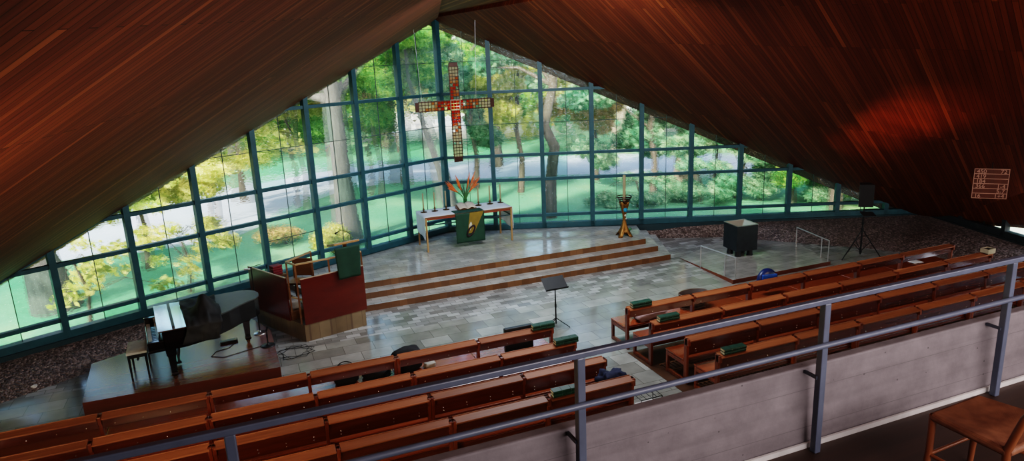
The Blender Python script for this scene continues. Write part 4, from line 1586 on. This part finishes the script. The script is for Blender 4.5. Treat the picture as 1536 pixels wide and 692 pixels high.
def mic_stand(loc, h, round_col, label, boom):
    root = thing('microphone_stand', label, 'microphone stand', loc)
    MB().lathe([(0.14, 0), (0.14, 0.012), (0.11, 0.02), (0.03, 0.035), (0.02, 0.06)], (0, 0, 0), 24).build('base', round_col, root)
    MB().tube([(0, 0, 0.04), (0, 0, h * 0.6), (0, 0, h)], [0.012, 0.011, 0.009], 10).build('pole', M_blackmetal, root)
    MB().tube([(0, 0, h * 0.55), (0, 0, h * 0.55 + 0.08)], 0.018, 10).build('clutch', M_blackmetal, root)
    if boom:
        MB().tube([(-0.05, 0, h), (0.2, 0.1, h + 0.03)], 0.008, 8).build('boom', M_blackmetal, root)
        MB().tube([(-0.02, 0, h - .02), (-0.14, -0.03, h + 0.0)], [0.016, 0.022], 10).build('microphone', M_steel, root)
    else:
        MB().tube([(0, 0, h), (0.03, -0.04, h + 0.1)], [0.014, 0.02], 10).build('microphone', M_blackmetal, root)


mic_stand((0.0, 14.85, 0.25), 1.45, M_steel, 'tall microphone stand with shiny round base between piano and pulpit', True)
mic_stand((0.12, 14.05, 0.25), 0.32, M_satin, 'short microphone stand with black round base on the podium edge', False)


# ------------------------------------------------------------------ music stand
def music_stand():
    root = thing('music_stand', 'black orchestral music stand alone in front of the altar steps', 'music stand', (5.95, 12.74, 0))
    MB().tube([(0, 0, 0.09), (0, 0, 0.5), (0, 0, 0.94)], [0.016, 0.015, 0.011], 10).build('pole', M_blackmetal, root)
    MB().tube([(0, 0, 0.46), (0, 0, 0.54)], 0.021, 10).build('clutch', M_blackmetal, root)
    for a in (-0.55, 1.7, 3.6):
        MB().tube([(0, 0, 0.22), (0.3 * math.cos(a), 0.3 * math.sin(a), 0.012)], 0.009, 8).build('leg', M_blackmetal, root)
    M = Matrix.Rotation(math.radians(-62), 3, 'X')
    c = V((0, 0.03, 1.0))
    MB().box(c, (0.52, 0.006, 0.34), Matrix.Rotation(math.radians(-52), 3, 'X')).build('desk', M_blackmetal, root, bevel=0.002)
    d = Matrix.Rotation(math.radians(-52), 3, 'X')
    MB().box(c + d @ V((0, -0.03, -0.17)), (0.52, 0.06, 0.006), d).build('lip', M_blackmetal, root)


music_stand()


# ------------------------------------------------------------------ font
def font():
    cx, cy = 12.78, 15.06
    z0 = 0.03
    root = thing('baptismal_font', 'dark cube-shaped baptismal font with a silver pyramid basin', 'font', (cx, cy, z0), math.radians(-6))
    h = 0.325
    t0, t1 = 0.20, 0.92
    sd = MB()
    a = [(-h, -h), (h, -h), (h, h), (-h, h)]
    for i in range(4):
        p, q = a[i], a[(i + 1) % 4]
        sd.add([(p[0], p[1], t0), (q[0], q[1], t0), (q[0], q[1], t1), (p[0], p[1], t1)], [(0, 1, 2, 3)])
    sd.add([(p[0], p[1], t0) for p in a], [(3, 2, 1, 0)])
    sd.build('body', plain('font_dark_metal', (0.018, 0.024, 0.028), 0.5, 0.2, var=0.2), root)
    k = h * 1.0
    bs = MB().add([(-k, -k, t1), (k, -k, t1), (k, k, t1), (-k, k, t1), (0, 0, t1 - 0.24)], [(0, 1, 4), (1, 2, 4), (2, 3, 4), (3, 0, 4)])
    bs.build('basin', plain('silver_basin', (0.80, 0.76, 0.62), 0.38, 0.7, var=0.03), root)
    rim = MB()
    for i in range(4):
        p, q = a[i], a[(i + 1) % 4]
        rim.bar((p[0], p[1], t1), (q[0], q[1], t1), 0.02, 0.02)
    rim.build('rim', M_steel, root)
    for x, y in ((-0.19, -0.19), (0.19, -0.19), (-0.19, 0.19), (0.19, 0.19)):
        MB().lathe([(0.085, 0.0), (0.09, 0.03), (0.075, 0.12), (0.08, 0.265)], (x, y, 0), 14).build('foot', M_satin, root)


font()


def handrail(name, pts, mid, label):
    root = thing(name, label, 'handrail', (0, 0, 0))
    MB().tube([V(p[1]) for p in pts], 0.017, 10).build('rail', M_chrome, root)
    for b, t in list(pts) + mid:
        MB().tube([V(b), V(t) - V((0, 0, 0.0))], 0.014, 10).build('post', M_chrome, root)
    return root


handrail('handrail', [((11.12, 14.62, 0.03), (11.12, 14.62, 0.63)), ((11.13, 13.24, 0.1), (11.13, 13.24, 0.66))], [((11.11, 13.62, 0.085), (11.11, 13.62, 0.65))], 'chrome handrail on the left edge of the ramp, nearer the aisle')
handrail('handrail', [((14.90, 15.15, 0.02), (14.90, 15.15, 0.52)), ((14.16, 13.25, 0.1), (14.16, 13.25, 0.67))], [((14.31, 13.64, 0.08), (14.31, 13.64, 0.65))], 'chrome handrail on the right edge of the ramp, nearer the loudspeaker')


def speaker():
    x, y = 15.34, 13.28
    st = thing('speaker_stand', 'black tripod stand under the loudspeaker beside the gravel bank', 'stand', (x, y, 0.0))
    MB().tube([(0, 0, 0.12), (0, 0, 0.85), (0, 0, 1.46)], [0.022, 0.022, 0.016], 12).build('pole', M_blackmetal, st)
    for z in (0.16, 0.78, 0.95):
        MB().tube([(0, 0, z), (0, 0, z + 0.07)], 0.034, 12).build('collar', M_blackmetal, st)
    for a in (PI * 0.95, -0.35, PI * 0.42):
        e = V((0.56 * math.cos(a), 0.56 * math.sin(a), 0.012))
        MB().tube([(0, 0, 0.82), e], 0.014, 8).build('leg', M_blackmetal, st)
        MB().tube([(0, 0, 0.2), e * 0.45 + V((0, 0, 0.45))], 0.009, 8).build('brace', M_blackmetal, st)
    sp = thing('loudspeaker', 'black box loudspeaker on the tripod stand at the right end of the glass wall', 'speaker', (x, y, 1.46), math.radians(-38))
    w, d, h = 0.36, 0.34, 0.60
    a = [(-w / 2, -d / 2), (w / 2, -d / 2), (w / 2 - 0.06, d / 2), (-w / 2 + 0.06, d / 2)]
    MB().prism(a, 0, h).build('cabinet', M_satin, sp, bevel=0.02, seg=3)
    MB().box((0, -d / 2 - 0.008, h / 2 + .02), (w - 0.04, 0.016, h - 0.1)).build('grille', plain('speaker_grille', (0.014, 0.014, 0.016), 0.6, 0.2, bump=.2, nscale=80), sp, bevel=0.008)
    MB().lathe([(0.018, -0.003), (0.018, 0.003)], (0, 0, 0), 12).build('badge', M_steel, sp)
    bdg = sp.children[-1]
    bdg.location = (0.0, -d / 2 - 0.018, 0.075)
    bdg.rotation_euler = (PI / 2, 0, 0)


speaker()


# ------------------------------------------------------------------ hymn board
def hymn_board():
    eye = V((0, 0, EYE))
    d1 = V((0.82489, 0.54069, -0.17409)).normalized()
    c = eye + d1 * 19.55
    h = V((0.70, -0.71, 0)).normalized()
    root = thing('hymn_board', 'hymn number board with white lines and numerals hanging below the right ceiling slope', 'sign', c, math.atan2(h.y, h.x))
    W, H = 0.69, 0.70
    # local x = h, local -y faces the congregation
    MB().box((0, 0.02, 0), (W, 0.02, H)).build('backing', wood('board_backing', (0.06, 0.012, 0.004), (0.10, 0.02, 0.006), rough=0.5, axis=2, grain=10), root)
    Ml = plain('pale_numeral', (0.50, 0.28, 0.22), 0.6, var=0.03)
    ln = MB()
    t = 0.011
    for s in (-1, 1):
        ln.box((s * (W / 2 - t / 2), 0.0, 0), (t, 0.02, H))
    for k in range(7):
        ln.box((0, 0.0, -H / 2 + t / 2 + k * (H - t) / 6), (W, 0.02, t))
    ln.build('lines', Ml, root)
    rows = [('450', '72'), ('419', ''), ('184', ''), ('366', '1-4'), ('', '5-7'), ('16', '1+4')]
    rh = (H - t) / 6
    for i, (a, b) in enumerate(rows):
        z = H / 2 - t / 2 - (i + 0.5) * rh
        for s, al, x in ((a, 'LEFT', -W / 2 + 0.05), (b, 'RIGHT', W / 2 - 0.05)):
            if not s:
                continue
            cu = bpy.data.curves.new('numerals', 'FONT')
            cu.body = s
            cu.size = 0.128
            cu.align_x = al
            cu.align_y = 'CENTER'
            cu.extrude = 0.004
            cu.materials.append(Ml)
            tmp = bpy.data.objects.new('numerals', cu)
            me = bpy.data.meshes.new_from_object(tmp)
            bpy.data.objects.remove(tmp)
            o = bpy.data.objects.new('numerals', me)
            COL.objects.link(o)
            o.parent = root
            o.location = (x, -0.006, z - 0.005)
            o.rotation_euler = (PI / 2, 0, 0)
    MB().tube([(0, 0.02, H / 2), (0, 0.1, H / 2 + 0.6)], 0.008, 6).build('hanger', M_blackmetal, root)


hymn_board()


# ------------------------------------------------------------------ outdoors
def polar(az, d, z=0.0):
    a = math.radians(az)
    return V((d * math.sin(a), d * math.cos(a), z))


def mat_lawn():
    t = NT('lawn_grass')
    co = t.coords()
    nz = t.n('ShaderNodeTexNoise', i_Scale=0.35, i_Detail=6.0)
    t.l(co, nz.inputs['Vector'])
    nz2 = t.n('ShaderNodeTexNoise', i_Scale=9.0, i_Detail=4.0)
    t.l(co, nz2.inputs['Vector'])
    c = t.ramp(nz.outputs['Fac'], [(0.3, (0.08, 0.23, 0.13)), (0.55, (0.13, 0.30, 0.17)), (0.75, (0.26, 0.38, 0.18))])
    c2 = t.ramp(nz2.outputs['Fac'], [(0.3, (0.75, 0.75, 0.75)), (0.7, (1.15, 1.15, 1.15))])
    return t.done(t.bsdf(t.mix(1.0, c, c2, 'MULTIPLY'), 0.9, 0, None, 0, 0.1))


structure(MB().add([(-90, 8, -0.25), (140, -30, -0.25), (140, 150, -0.25), (-90, 150, -0.25)], [(0, 1, 2, 3)]).build('ground', mat_lawn()), 'green lawn outside the glass walls')
# pale path running past the lawn
pth = MB()
L_ = []
for k in range(41):
    az = -40 + k * 3.0
    sm = min(1, max(0, (az + 2) / 12.0))
    sm = sm * sm * (3 - 2 * sm)
    L_.append((polar(az, 26.0 + 8.5 * sm, -0.235), polar(az, 37 + 4 * sm, -0.235)))
for (a, b), (c, d) in zip(L_, L_[1:]):
    pth.add([a, b, d, c], [(0, 1, 2, 3)])
structure(pth.build('path', plain('pale_path', (0.40, 0.42, 0.52), 0.8, nscale=0.6, var=0.12)), 'pale grey path beyond the lawn')
pg = MB().add([polar(az, 52, -0.24) for az in range(-40, 82, 3)] + [polar(az, 120, -0.24) for az in range(-40, 82, 3)], [])
n_ = len(range(-40, 82, 3))
pg.f = [(i, i + n_, i + n_ + 1, i + 1) for i in range(n_ - 1)]
pg.mi = [0] * len(pg.f)
pg.sm = [False] * len(pg.f)
structure(pg.build('field', plain('sunlit_field', (0.85, 0.70, 0.58), 0.9, nscale=0.15, var=0.25)), 'sunlit pale clearing beyond the trees')
# concrete apron outside the glass
apn = MB()
for W_, n_in in ((wl, nL_in), (wr, nR_in)):
    a0, a1 = W_(-0.2, -0.23), W_(16, -0.23)
    o_ = -V(n_in) * 1.6
    apn.add([a0 - V(n_in) * 0.1, a1 - V(n_in) * 0.1, a1 + o_, a0 + o_], [(0, 1, 2, 3)])
apn.add([(20.0, 14.6, -0.225), (34, 16, -0.225), (34, -6, -0.225), (15.6, -6, -0.225)], [(0, 1, 2, 3)])
structure(apn.build('apron', plain('pale_paving', (0.52, 0.50, 0.45), 0.85, nscale=2)), 'pale paving strip along the outside of the glass walls')


def mat_leaf(name, cols):
    t = NT(name)
    geo = t.n('ShaderNodeNewGeometry')
    c = t.ramp(geo.outputs['Random Per Island'], cols)
    df = t.n('ShaderNodeBsdfDiffuse')
    tl = t.n('ShaderNodeBsdfTranslucent')
    t.l(c, df.inputs['Color'])
    t.l(c, tl.inputs['Color'])
    m = t.n('ShaderNodeMixShader')
    m.inputs[0].default_value = 0.5
    t.l(df.outputs[0], m.inputs[1])
    t.l(tl.outputs[0], m.inputs[2])
    return t.done(m)


ML_green = mat_leaf('leaf_green', [(0.0, (0.045, 0.16, 0.04)), (0.5, (0.13, 0.32, 0.08)), (1.0, (0.38, 0.52, 0.12))])
ML_yellow = mat_leaf('leaf_yellow', [(0.0, (0.26, 0.34, 0.08)), (0.5, (0.62, 0.58, 0.16)), (1.0, (0.92, 0.78, 0.32))])
ML_cool = mat_leaf('leaf_cool_green', [(0.0, (0.07, 0.19, 0.11)), (0.5, (0.20, 0.38, 0.22)), (1.0, (0.48, 0.60, 0.38))])
ML_rust = mat_leaf('leaf_rust', [(0.0, (0.20, 0.26, 0.07)), (0.5, (0.50, 0.36, 0.14)), (1.0, (0.75, 0.42, 0.22))])
LEAVES = {'g': ML_green, 'y': ML_yellow, 'c': ML_cool, 'r': ML_rust}


def leaf_mesh(clusters, n, size):
    """clusters: list of (centre, (rx, ry, rz)); n leaves in all."""
    k = len(clusters)
    vol = np.array([c[1][0] * c[1][1] * c[1][2] for c in clusters]) ** 0.75
    cnt = np.maximum(8, (n * vol / vol.sum()).astype(int))
    P = []
    for (c, r), m in zip(clusters, cnt):
        d = RNG.normal(size=(m, 3))
        d /= np.linalg.norm(d, axis=1)[:, None]
        rad = RNG.random((m, 1)) ** 0.4
        P.append(np.array(c)[None, :] + d * rad * np.array(r)[None, :])
    P = np.concatenate(P)
    m = len(P)
    u = RNG.normal(size=(m, 3))
    u[:, 2] *= 0.5
    u /= np.linalg.norm(u, axis=1)[:, None]
    w = RNG.normal(size=(m, 3))
    w -= (w * u).sum(1)[:, None] * u
    w /= np.linalg.norm(w, axis=1)[:, None]
    s = size * (0.6 + 0.8 * RNG.random((m, 1)))
    q = np.stack([P - u * s, P - w * s * 0.5, P + u * s, P + w * s * 0.5], 1).reshape(-1, 3)
    me = bpy.data.meshes.new('foliage')
    me.vertices.add(4 * m)
    me.vertices.foreach_set('co', q.astype(np.float32).ravel())
    me.loops.add(4 * m)
    me.loops.foreach_set('vertex_index', np.arange(4 * m, dtype=np.int32))
    me.polygons.add(m)
    me.polygons.foreach_set('loop_start', np.arange(0, 4 * m, 4, dtype=np.int32))
    me.update(calc_edges=True)
    return me


def foliage(parent, clusters, n, size, mat, name='foliage'):
    me = leaf_mesh(clusters, n, size)
    me.materials.append(mat)
    o = bpy.data.objects.new(name, me)
    COL.objects.link(o)
    if parent is not None:
        o.parent = parent
    return o


def bark(name, a, b):
    if name in MATS:
        return MATS[name]
    t = NT(name)
    co = t.coords(scale=(6, 6, 1.2))
    nz = t.n('ShaderNodeTexNoise', i_Scale=1.5, i_Detail=6.0)
    t.l(co, nz.inputs['Vector'])
    c = t.ramp(nz.outputs['Fac'], [(0.3, a), (0.7, b)])
    MATS[name] = t.done(t.bsdf(c, 0.9, 0, t.bump(nz.outputs['Fac'], 0.5, 0.05), 0, 0.1))
    return MATS[name]


B_grey = bark('grey_bark', (0.06, 0.056, 0.055), (0.14, 0.13, 0.125))
B_dark = bark('dark_bark', (0.055, 0.045, 0.035), (0.13, 0.10, 0.08))
B_warm = bark('warm_bark', (0.17, 0.12, 0.09), (0.34, 0.26, 0.21))


def tree(az, d, r, pts_z, mat, crown, n, size, kind, label, branches=3, seed=0, name='tree'):
    """pts_z: list of (daz, z) along the trunk; crown: list of (daz, dd, z, rx, rz)."""
    rnd = random.Random(seed)
    base = polar(az, d, -0.25)
    root = thing(name, label, 'tree', base)
    P0 = [polar(az + q, d, z) - base for q, z in pts_z]
    rs = [r * (1.25 if i == 0 else 1 - 0.5 * i / len(P0)) for i in range(len(P0))]
    mb = MB().tube(P0, rs, 12)
    top = P0[-1]
    mb.build('trunk', mat, root)
    cl = []
    for (q, dd, z, rx, rz) in crown:
        p = polar(az + q, d + dd, z) - base
        for k in range(5):
            o_ = V((rnd.gauss(0, rx * .5), rnd.gauss(0, rx * .5), rnd.gauss(0, rz * .45)))
            cl.append((tuple(p + o_), (rx * rnd.uniform(.35, .6), rx * rnd.uniform(.35, .6), rz * rnd.uniform(.3, .5))))
    bb2 = MB()
    for k in range(branches):
        c = V(cl[rnd.randrange(len(cl))][0])
        s = P0[max(1, len(P0) - 1 - k % 2)]
        bb2.tube([s, s.lerp(c, 0.5) + V((0, 0, 0.3)), c], [r * 0.4, r * 0.25, r * 0.1], 7)
    if branches:
        bb2.build('branches', mat, root)
    foliage(root, cl, int(n * 1.7), size, LEAVES[kind])
    return root


tree(8.0, 23.5, 0.42, [(0.15, -0.3), (0, 2), (-0.1, 4.5), (-0.6, 8)], B_grey, [(-5, 2, 6.2, 2.4, 1.3), (3, 3, 6.8, 2.2, 1.2), (-8, 2, 5.2, 1.8, .9)], 3800, 0.16, 'g', 'thick pale grey tree trunk close outside the left glass wall, nearest the pulpit', 4, 1)
tree(25.0, 25.5, 0.24, [(-0.3, -0.3), (-0.1, 1.2), (0.3, 2.4), (-0.5, 3.2), (0.3, 4.6), (0.4, 8)], B_dark, [(1, 3, 6.4, 2.2, 1.2), (4, 2, 4.8, 1.5, .9), (-3, 3, 5.6, 1.6, .9)], 3400, 0.15, 'c', 'crooked dark trunk with a kink, seen through the glass right of the cross', 4, 2)
tree(16.2, 26.5, 0.27, [(0.4, -0.3), (-0.2, 1.5), (-1.2, 3.2), (-2.2, 5.0), (-2.4, 8)], B_grey, [(-3, 2, 5.6, 2.0, 1.3), (1.5, 3, 6.8, 1.8, 1.0)], 3000, 0.15, 'g', 'leaning grey trunk directly behind the altar flowers', 3, 3)
tree(30.6, 43, 0.5, [(0, -0.3), (0, 3), (0.2, 9)], B_warm, [(2.5, 1, 5.4, 2.6, 1.9), (-2.5, 1, 5.0, 2.2, 1.5)], 3200, 0.22, 'c', 'brown trunk beyond the path above the tall candle', 2, 4)
tree(35.9, 31, 0.46, [(-0.1, -0.3), (0, 3), (0.2, 9)], B_warm, [(2.5, 1, 4.6, 1.9, 1.5), (-3, 2, 5.2, 1.6, 1.2)], 3400, 0.17, 'c', 'stout pinkish trunk in the upper right bays of the glass wall', 2, 5)
tree(40.2, 29, 0.12, [(-0.4, -0.3), (0, 0.9), (0.4, 2.2)], B_dark, [(0, 0, 2.6, 1.9, 1.2), (3, 1, 2.4, 1.5, 1.0), (-3, 1, 3.2, 1.4, .9)], 4600, 0.13, 'c', 'small bushy tree with a thin forked trunk behind the font', 5, 6)
tree(-13.6, 21, 0.5, [(0.4, -0.3), (0, 1), (-0.6, 2.6), (-1, 5)], B_grey, [(3.5, 2, 2.0, 1.8, .9), (8, 3, 2.3, 1.9, .8), (-2, 1, 2.2, 1.6, .9), (12, 6, 2.6, 2.0, .8)], 4200, 0.13, 'y', 'broad trunk with low yellow leaves at the far left of the glass wall', 4, 7)
tree(0.5, 33, 0.3, [(0, -0.3), (0, 2), (0.3, 7)], B_dark, [(-1, 0, 4.2, 2.4, 1.5), (4, 1, 4.8, 2.4, 1.4), (2, 2, 6.2, 2.2, 1.0)], 4200, 0.2, 'y', 'yellow-green tree beyond the lawn seen above the grand piano', 3, 8)
tree(13.0, 34, 0.28, [(0, -0.3), (0, 2), (0.3, 7)], B_dark, [(-1, 0, 5.0, 2.3, 1.5), (1.8, 1, 4.2, 1.8, 1.2)], 3000, 0.2, 'r', 'rust-tinged tree seen between the pale trunk and the cross', 3, 9)
tree(20.5, 38, 0.3, [(0, -0.3), (0, 2), (0.3, 7)], B_dark, [(-1.5, 0, 5.0, 2.4, 1.7), (2, 1, 4.0, 2.0, 1.5)], 3000, 0.22, 'g', 'green tree framing the hanging cross on its right', 3, 10)
tree(47, 27, 0.2, [(0, -0.3), (0, 1.4), (0.3, 4)], B_dark, [(-1, 0, 2.4, 2.0, 1.5), (4, 1, 2.0, 2.0, 1.3), (9, 2, 1.7, 2.0, 1.2)], 5200, 0.14, 'c', 'dense low tree outside the right end of the glass wall behind the loudspeaker', 3, 11)
tree(55, 26, 0.2, [(0, -0.3), (0, 1.4), (0.3, 4)], B_dark, [(-1, 0, 1.9, 2.0, 1.5), (4, 1, 2.0, 2.0, 1.3)], 3000, 0.15, 'g', 'dark bushy tree past the right corner of the hall', 3, 12)
MORE = [
    (33.2, 29, [(-1, 0, 3.4, 2.0, 1.6), (1.5, 1, 2.0, 1.8, 1.4), (-2.5, 1, 1.6, 1.4, 1.0)], 'c', 'leafy green tree outside the middle bays right of the tall candle'),
    (43.8, 28, [(-1, 0, 2.4, 2.0, 1.5), (1.8, 1, 1.4, 1.6, 1.2)], 'c', 'bushy green tree outside the bays above the right handrail'),
    (28.6, 33, [(-.5, 0, 3.2, 1.8, 1.7), (1.6, 1, 4.6, 1.7, 1.3)], 'r', 'reddish tinged tree behind the tall candle'),
    (-7.0, 23.5, [(-1, 0, 2.5, 1.5, .9), (2.4, 1, 2.2, 1.5, .8), (4.6, 1, 3.0, 1.4, .8)], 'y', 'slender tree with bright yellow leaves over the piano bench bays'),
    (-1.8, 29, [(-1, 0, 3.3, 1.8, 1.1), (2.2, 1, 3.9, 1.8, 1.1)], 'y', 'yellow-leaved tree left of the piano lid outside the glass'),
    (4.8, 30, [(-1, 0, 4.6, 2.0, 1.4), (1.5, 1, 3.2, 1.5, 1.0), (-2.4, 0, 5.4, 1.5, 1.0)], 'g', 'fresh green tree left of the thick pale trunk'),
    (10.8, 31, [(-.8, 0, 4.6, 1.8, 1.4), (1.2, 1, 2.9, 1.3, 1.0)], 'g', 'green tree close on the right of the thick pale trunk'),
    (18.7, 32, [(-.8, 0, 4.6, 1.7, 1.3), (1.2, 1, 3.0, 1.5, 1.3)], 'c', 'cool green tree seen directly behind the hanging cross'),
    (22.4, 30.5, [(-.6, 0, 3.4, 1.4, 1.2), (1.0, 1, 4.8, 1.6, 1.1)], 'y', 'pale yellow tree between the cross and the crooked dark trunk'),
    (38.0, 33, [(-.6, 0, 4.4, 2.0, 1.4), (1.5, 1, 2.8, 1.8, 1.3)], 'g', 'mid green tree left of the small forked tree'),
]
for i, (az, d, cr, kd, lb) in enumerate(MORE):
    tree(az, d, 0.13, [(0, -0.3), (0.2, 1.2), (-0.2, 2.6), (0.1, 4.6)], B_dark, cr, 5200, 0.15, kd, lb, 5, 40 + i)
for i, (az, d, cr, kd, lb) in enumerate(((-11.5, 18.9, [(-1, 0, 0.9, .9, .45), (2.5, .3, 1.3, 1.0, .5), (5.2, .5, 0.7, .8, .4)], 'y', 'sparse yellow-leaved sapling close to the glass in the leftmost bays'),
                                         (-4.5, 20.2, [(-1, 0, 1.5, .9, .5), (2.2, .3, 1.0, .8, .4)], 'y', 'yellow sapling close to the glass left of the piano'))):
    tree(az, d, 0.05, [(0, -0.3), (0.3, 0.6), (-0.2, 1.4)], B_dark, cr, 520, 0.085, kd, lb, 5, 70 + i)
for i, (az, d, cr, kd, lb) in enumerate(((41.5, 28.5, [(0, 0, .7, 1.3, .8), (2.5, .3, 1.0, 1.2, .8)], 'c', 'rounded green bush outside the bay above the font'),
                                         (46.5, 28.5, [(0, 0, .8, 1.4, .9), (2.8, .3, .6, 1.2, .8)], 'g', 'rounded green bush outside the bay between font and loudspeaker'),
                                         (37.0, 28, [(0, 0, .7, 1.2, .8), (-2.2, .3, .5, 1.2, .6)], 'c', 'low spreading bush outside the bay right of the tall candle'),
                                         (51.5, 29, [(0, 0, .8, 1.3, .9), (2.8, .3, 1.0, 1.2, .8)], 'y', 'pale bush outside the last bays behind the loudspeaker'),
                                         (32.0, 27, [(0, 0, .1, .7, .3), (-2.4, .3, .1, .6, .3)], 'c', 'low green bush on the lawn behind the tall candle'))):
    tree(az, d, 0.05, [(0, -0.3), (0.2, 0.3), (-0.1, 0.8)], B_dark, cr, 2400, 0.1, kd, lb, 4, 90 + i, 'bush')['category'] = 'bush'
# bright shrubs
for i, (az, d, z, rx, rz, kd, lb) in enumerate(((6.6, 22.3, 0.25, 0.55, 0.5, 'y', 'bright yellow-green shrub at the foot of the pale grey trunk'), (3.4, 24, 0.1, 0.8, 0.3, 'r', 'low pinkish flower bush outside the glass above the pulpit chair'), (-2.3, 26.5, 0.2, 0.5, 0.35, 'y', 'small yellow shrub on the lawn outside the left bays'))):
    root = thing('shrub', lb, 'shrub', polar(az, d, -0.25))
    cl = [((random.gauss(0, rx * .4), random.gauss(0, rx * .4), z + 0.25 + random.gauss(0, rz * .3)), (rx * .6, rx * .6, rz * .6)) for _ in range(6)]
    foliage(root, cl, 1400, 0.09, LEAVES[kd])
    mb = MB()
    for c, _ in cl:
        mb.tube([(0, 0, 0), V(c)], [0.02, 0.006], 6)
    mb.build('stems', B_dark, root)
# far tree line: beyond counting, one object
rnd = random.Random(1)
tl_me = None
parts_ = []
for kd, n, sz, cnt in (('g', 24000, 0.4, 80), ('c', 20000, 0.4, 70), ('y', 15000, 0.38, 55), ('r', 6500, 0.36, 26)):
    cl = []
    for k in range(cnt):
        az = rnd.uniform(-32, 76)
        d = rnd.uniform(43, 60)
        zc = rnd.uniform(0.8, 9.5)
        sc_ = rnd.uniform(1.2, 2.8)
        cl.append((tuple(polar(az, d, zc)), (sc_ * 1.3, sc_ * 1.3, sc_)))
    parts_.append((leaf_mesh(cl, n, sz), LEAVES[kd]))
tk = MB()
for k in range(30):
    az, d = rnd.uniform(-30, 74), rnd.uniform(44, 62)
    p = polar(az, d, -0.3)
    tk.tube([p, p + V((rnd.uniform(-.4, .4), 0, 5)), p + V((rnd.uniform(-.8, .8), 0, 11))], [0.35, 0.27, 0.16], 8)
bm = bmesh.new()
tl = tk.build('treeline', [B_dark] + [m for _, m in parts_])
bm.from_mesh(tl.data)
for k, (me, m) in enumerate(parts_):
    i0 = len(bm.faces)
    bm.from_mesh(me)
    bm.faces.ensure_lookup_table()
    for f in bm.faces[i0:]:
        f.material_index = k + 1
bm.to_mesh(tl.data)
bm.free()
tag(tl, 'mixed green and yellowing woodland beyond the path', 'trees', None, 'stuff')

# ------------------------------------------------------------------ light
w = bpy.data.worlds.new('world')
SC.world = w
w.use_nodes = True
nt = w.node_tree
nt.nodes.clear()
sky = nt.nodes.new('ShaderNodeTexSky')
sky.sky_type = 'NISHITA'
sky.sun_disc = False
sky.sun_elevation = math.radians(38)
sky.sun_rotation = math.radians(200)
sky.air_density = 1.0
sky.dust_density = 2.0
bg = nt.nodes.new('ShaderNodeBackground')
bg.inputs['Strength'].default_value = 0.45
ow = nt.nodes.new('ShaderNodeOutputWorld')
nt.links.new(sky.outputs[0], bg.inputs['Color'])
nt.links.new(bg.outputs[0], ow.inputs['Surface'])

sun = bpy.data.lights.new('sun', 'SUN')
sun.energy = 7.0
sun.angle = math.radians(3)
sun.color = (1.0, 0.93, 0.78)
so = bpy.data.objects.new('sun', sun)
COL.objects.link(so)
so.rotation_euler = (math.radians(55), 0, math.radians(-56))   # light travels towards the garden, over the roof


def area(name, loc, target, sx, sy, energy, col):
    l = bpy.data.lights.new(name, 'AREA')
    l.shape = 'RECTANGLE'
    l.size, l.size_y = sx, sy
    l.energy = energy
    l.color = col
    o = bpy.data.objects.new(name, l)
    COL.objects.link(o)
    o.location = loc
    o.rotation_euler = (V(target) - V(loc)).to_track_quat('-Z', 'Y').to_euler()
    return o


area('rear_fill_light', (5.9, -1.2, 5.7), (6.2, 12, 4.0), 8, 1.4, 270, (1.0, 0.90, 0.90))  # three unseen fills added to brighten ceiling, parapet and pews
area('rear_fill_light', (-3.0, 4.6, 4.0), (1.5, 11, 1.8), 3, 1.2, 110, (1.0, 0.66, 0.40))
area('rear_fill_light', (14.2, 3.4, 4.4), (11, 10, 1.5), 4, 1.2, 110, (1.0, 0.72, 0.50))
area('chancel_fill_light', (6.2, 12.5, 6.75), (6.4, 14.5, 0), 3.5, 2.5, 290, (0.84, 0.92, 1.0))  # fill added above the view to lift the chancel floor


area('side_fill_light', (18.4, 9.2, 1.25), (17.4, 12.2, 0.1), 1.6, 0.5, 28, (0.85, 0.88, 1.0))  # added fill, strengthens the side window's light on the gravel bank


def spot(loc, target, energy, col, size, blend):
    l = bpy.data.lights.new('spot', 'SPOT')
    l.energy = energy
    l.color = col
    l.spot_size = math.radians(size)
    l.spot_blend = blend
    l.shadow_soft_size = 0.1
    o = bpy.data.objects.new('ceiling_glow_spot', l)
    COL.objects.link(o)
    o.location = loc
    o.rotation_euler = (V(target) - V(loc)).to_track_quat('-Z', 'Y').to_euler()
    return o


for tx, ty, tz, en, sz in ((15.3, 13.4, 3.2, 90, 24), (14.75, 12.4, 3.6, 160, 24), (14.3, 11.5, 4.0, 260, 24), (13.95, 10.8, 4.3, 260, 24), (13.6, 10.0, 4.6, 150, 24)):
    spot((10.9, 12.9, 1.2), (tx, ty, tz), en, (1.0, 0.40, 0.13), sz, 1.0)  # added spots imitating warm sunlight reflected onto the right ceiling
SC.view_settings.view_transform = 'Filmic'
SC.view_settings.look = 'High Contrast'
SC.view_settings.exposure = 0.85
SC.cycles.max_bounces = 10
SC.cycles.transparent_max_bounces = 16
SC.cycles.sample_clamp_indirect = 6.0
SC.cycles.use_denoising = True
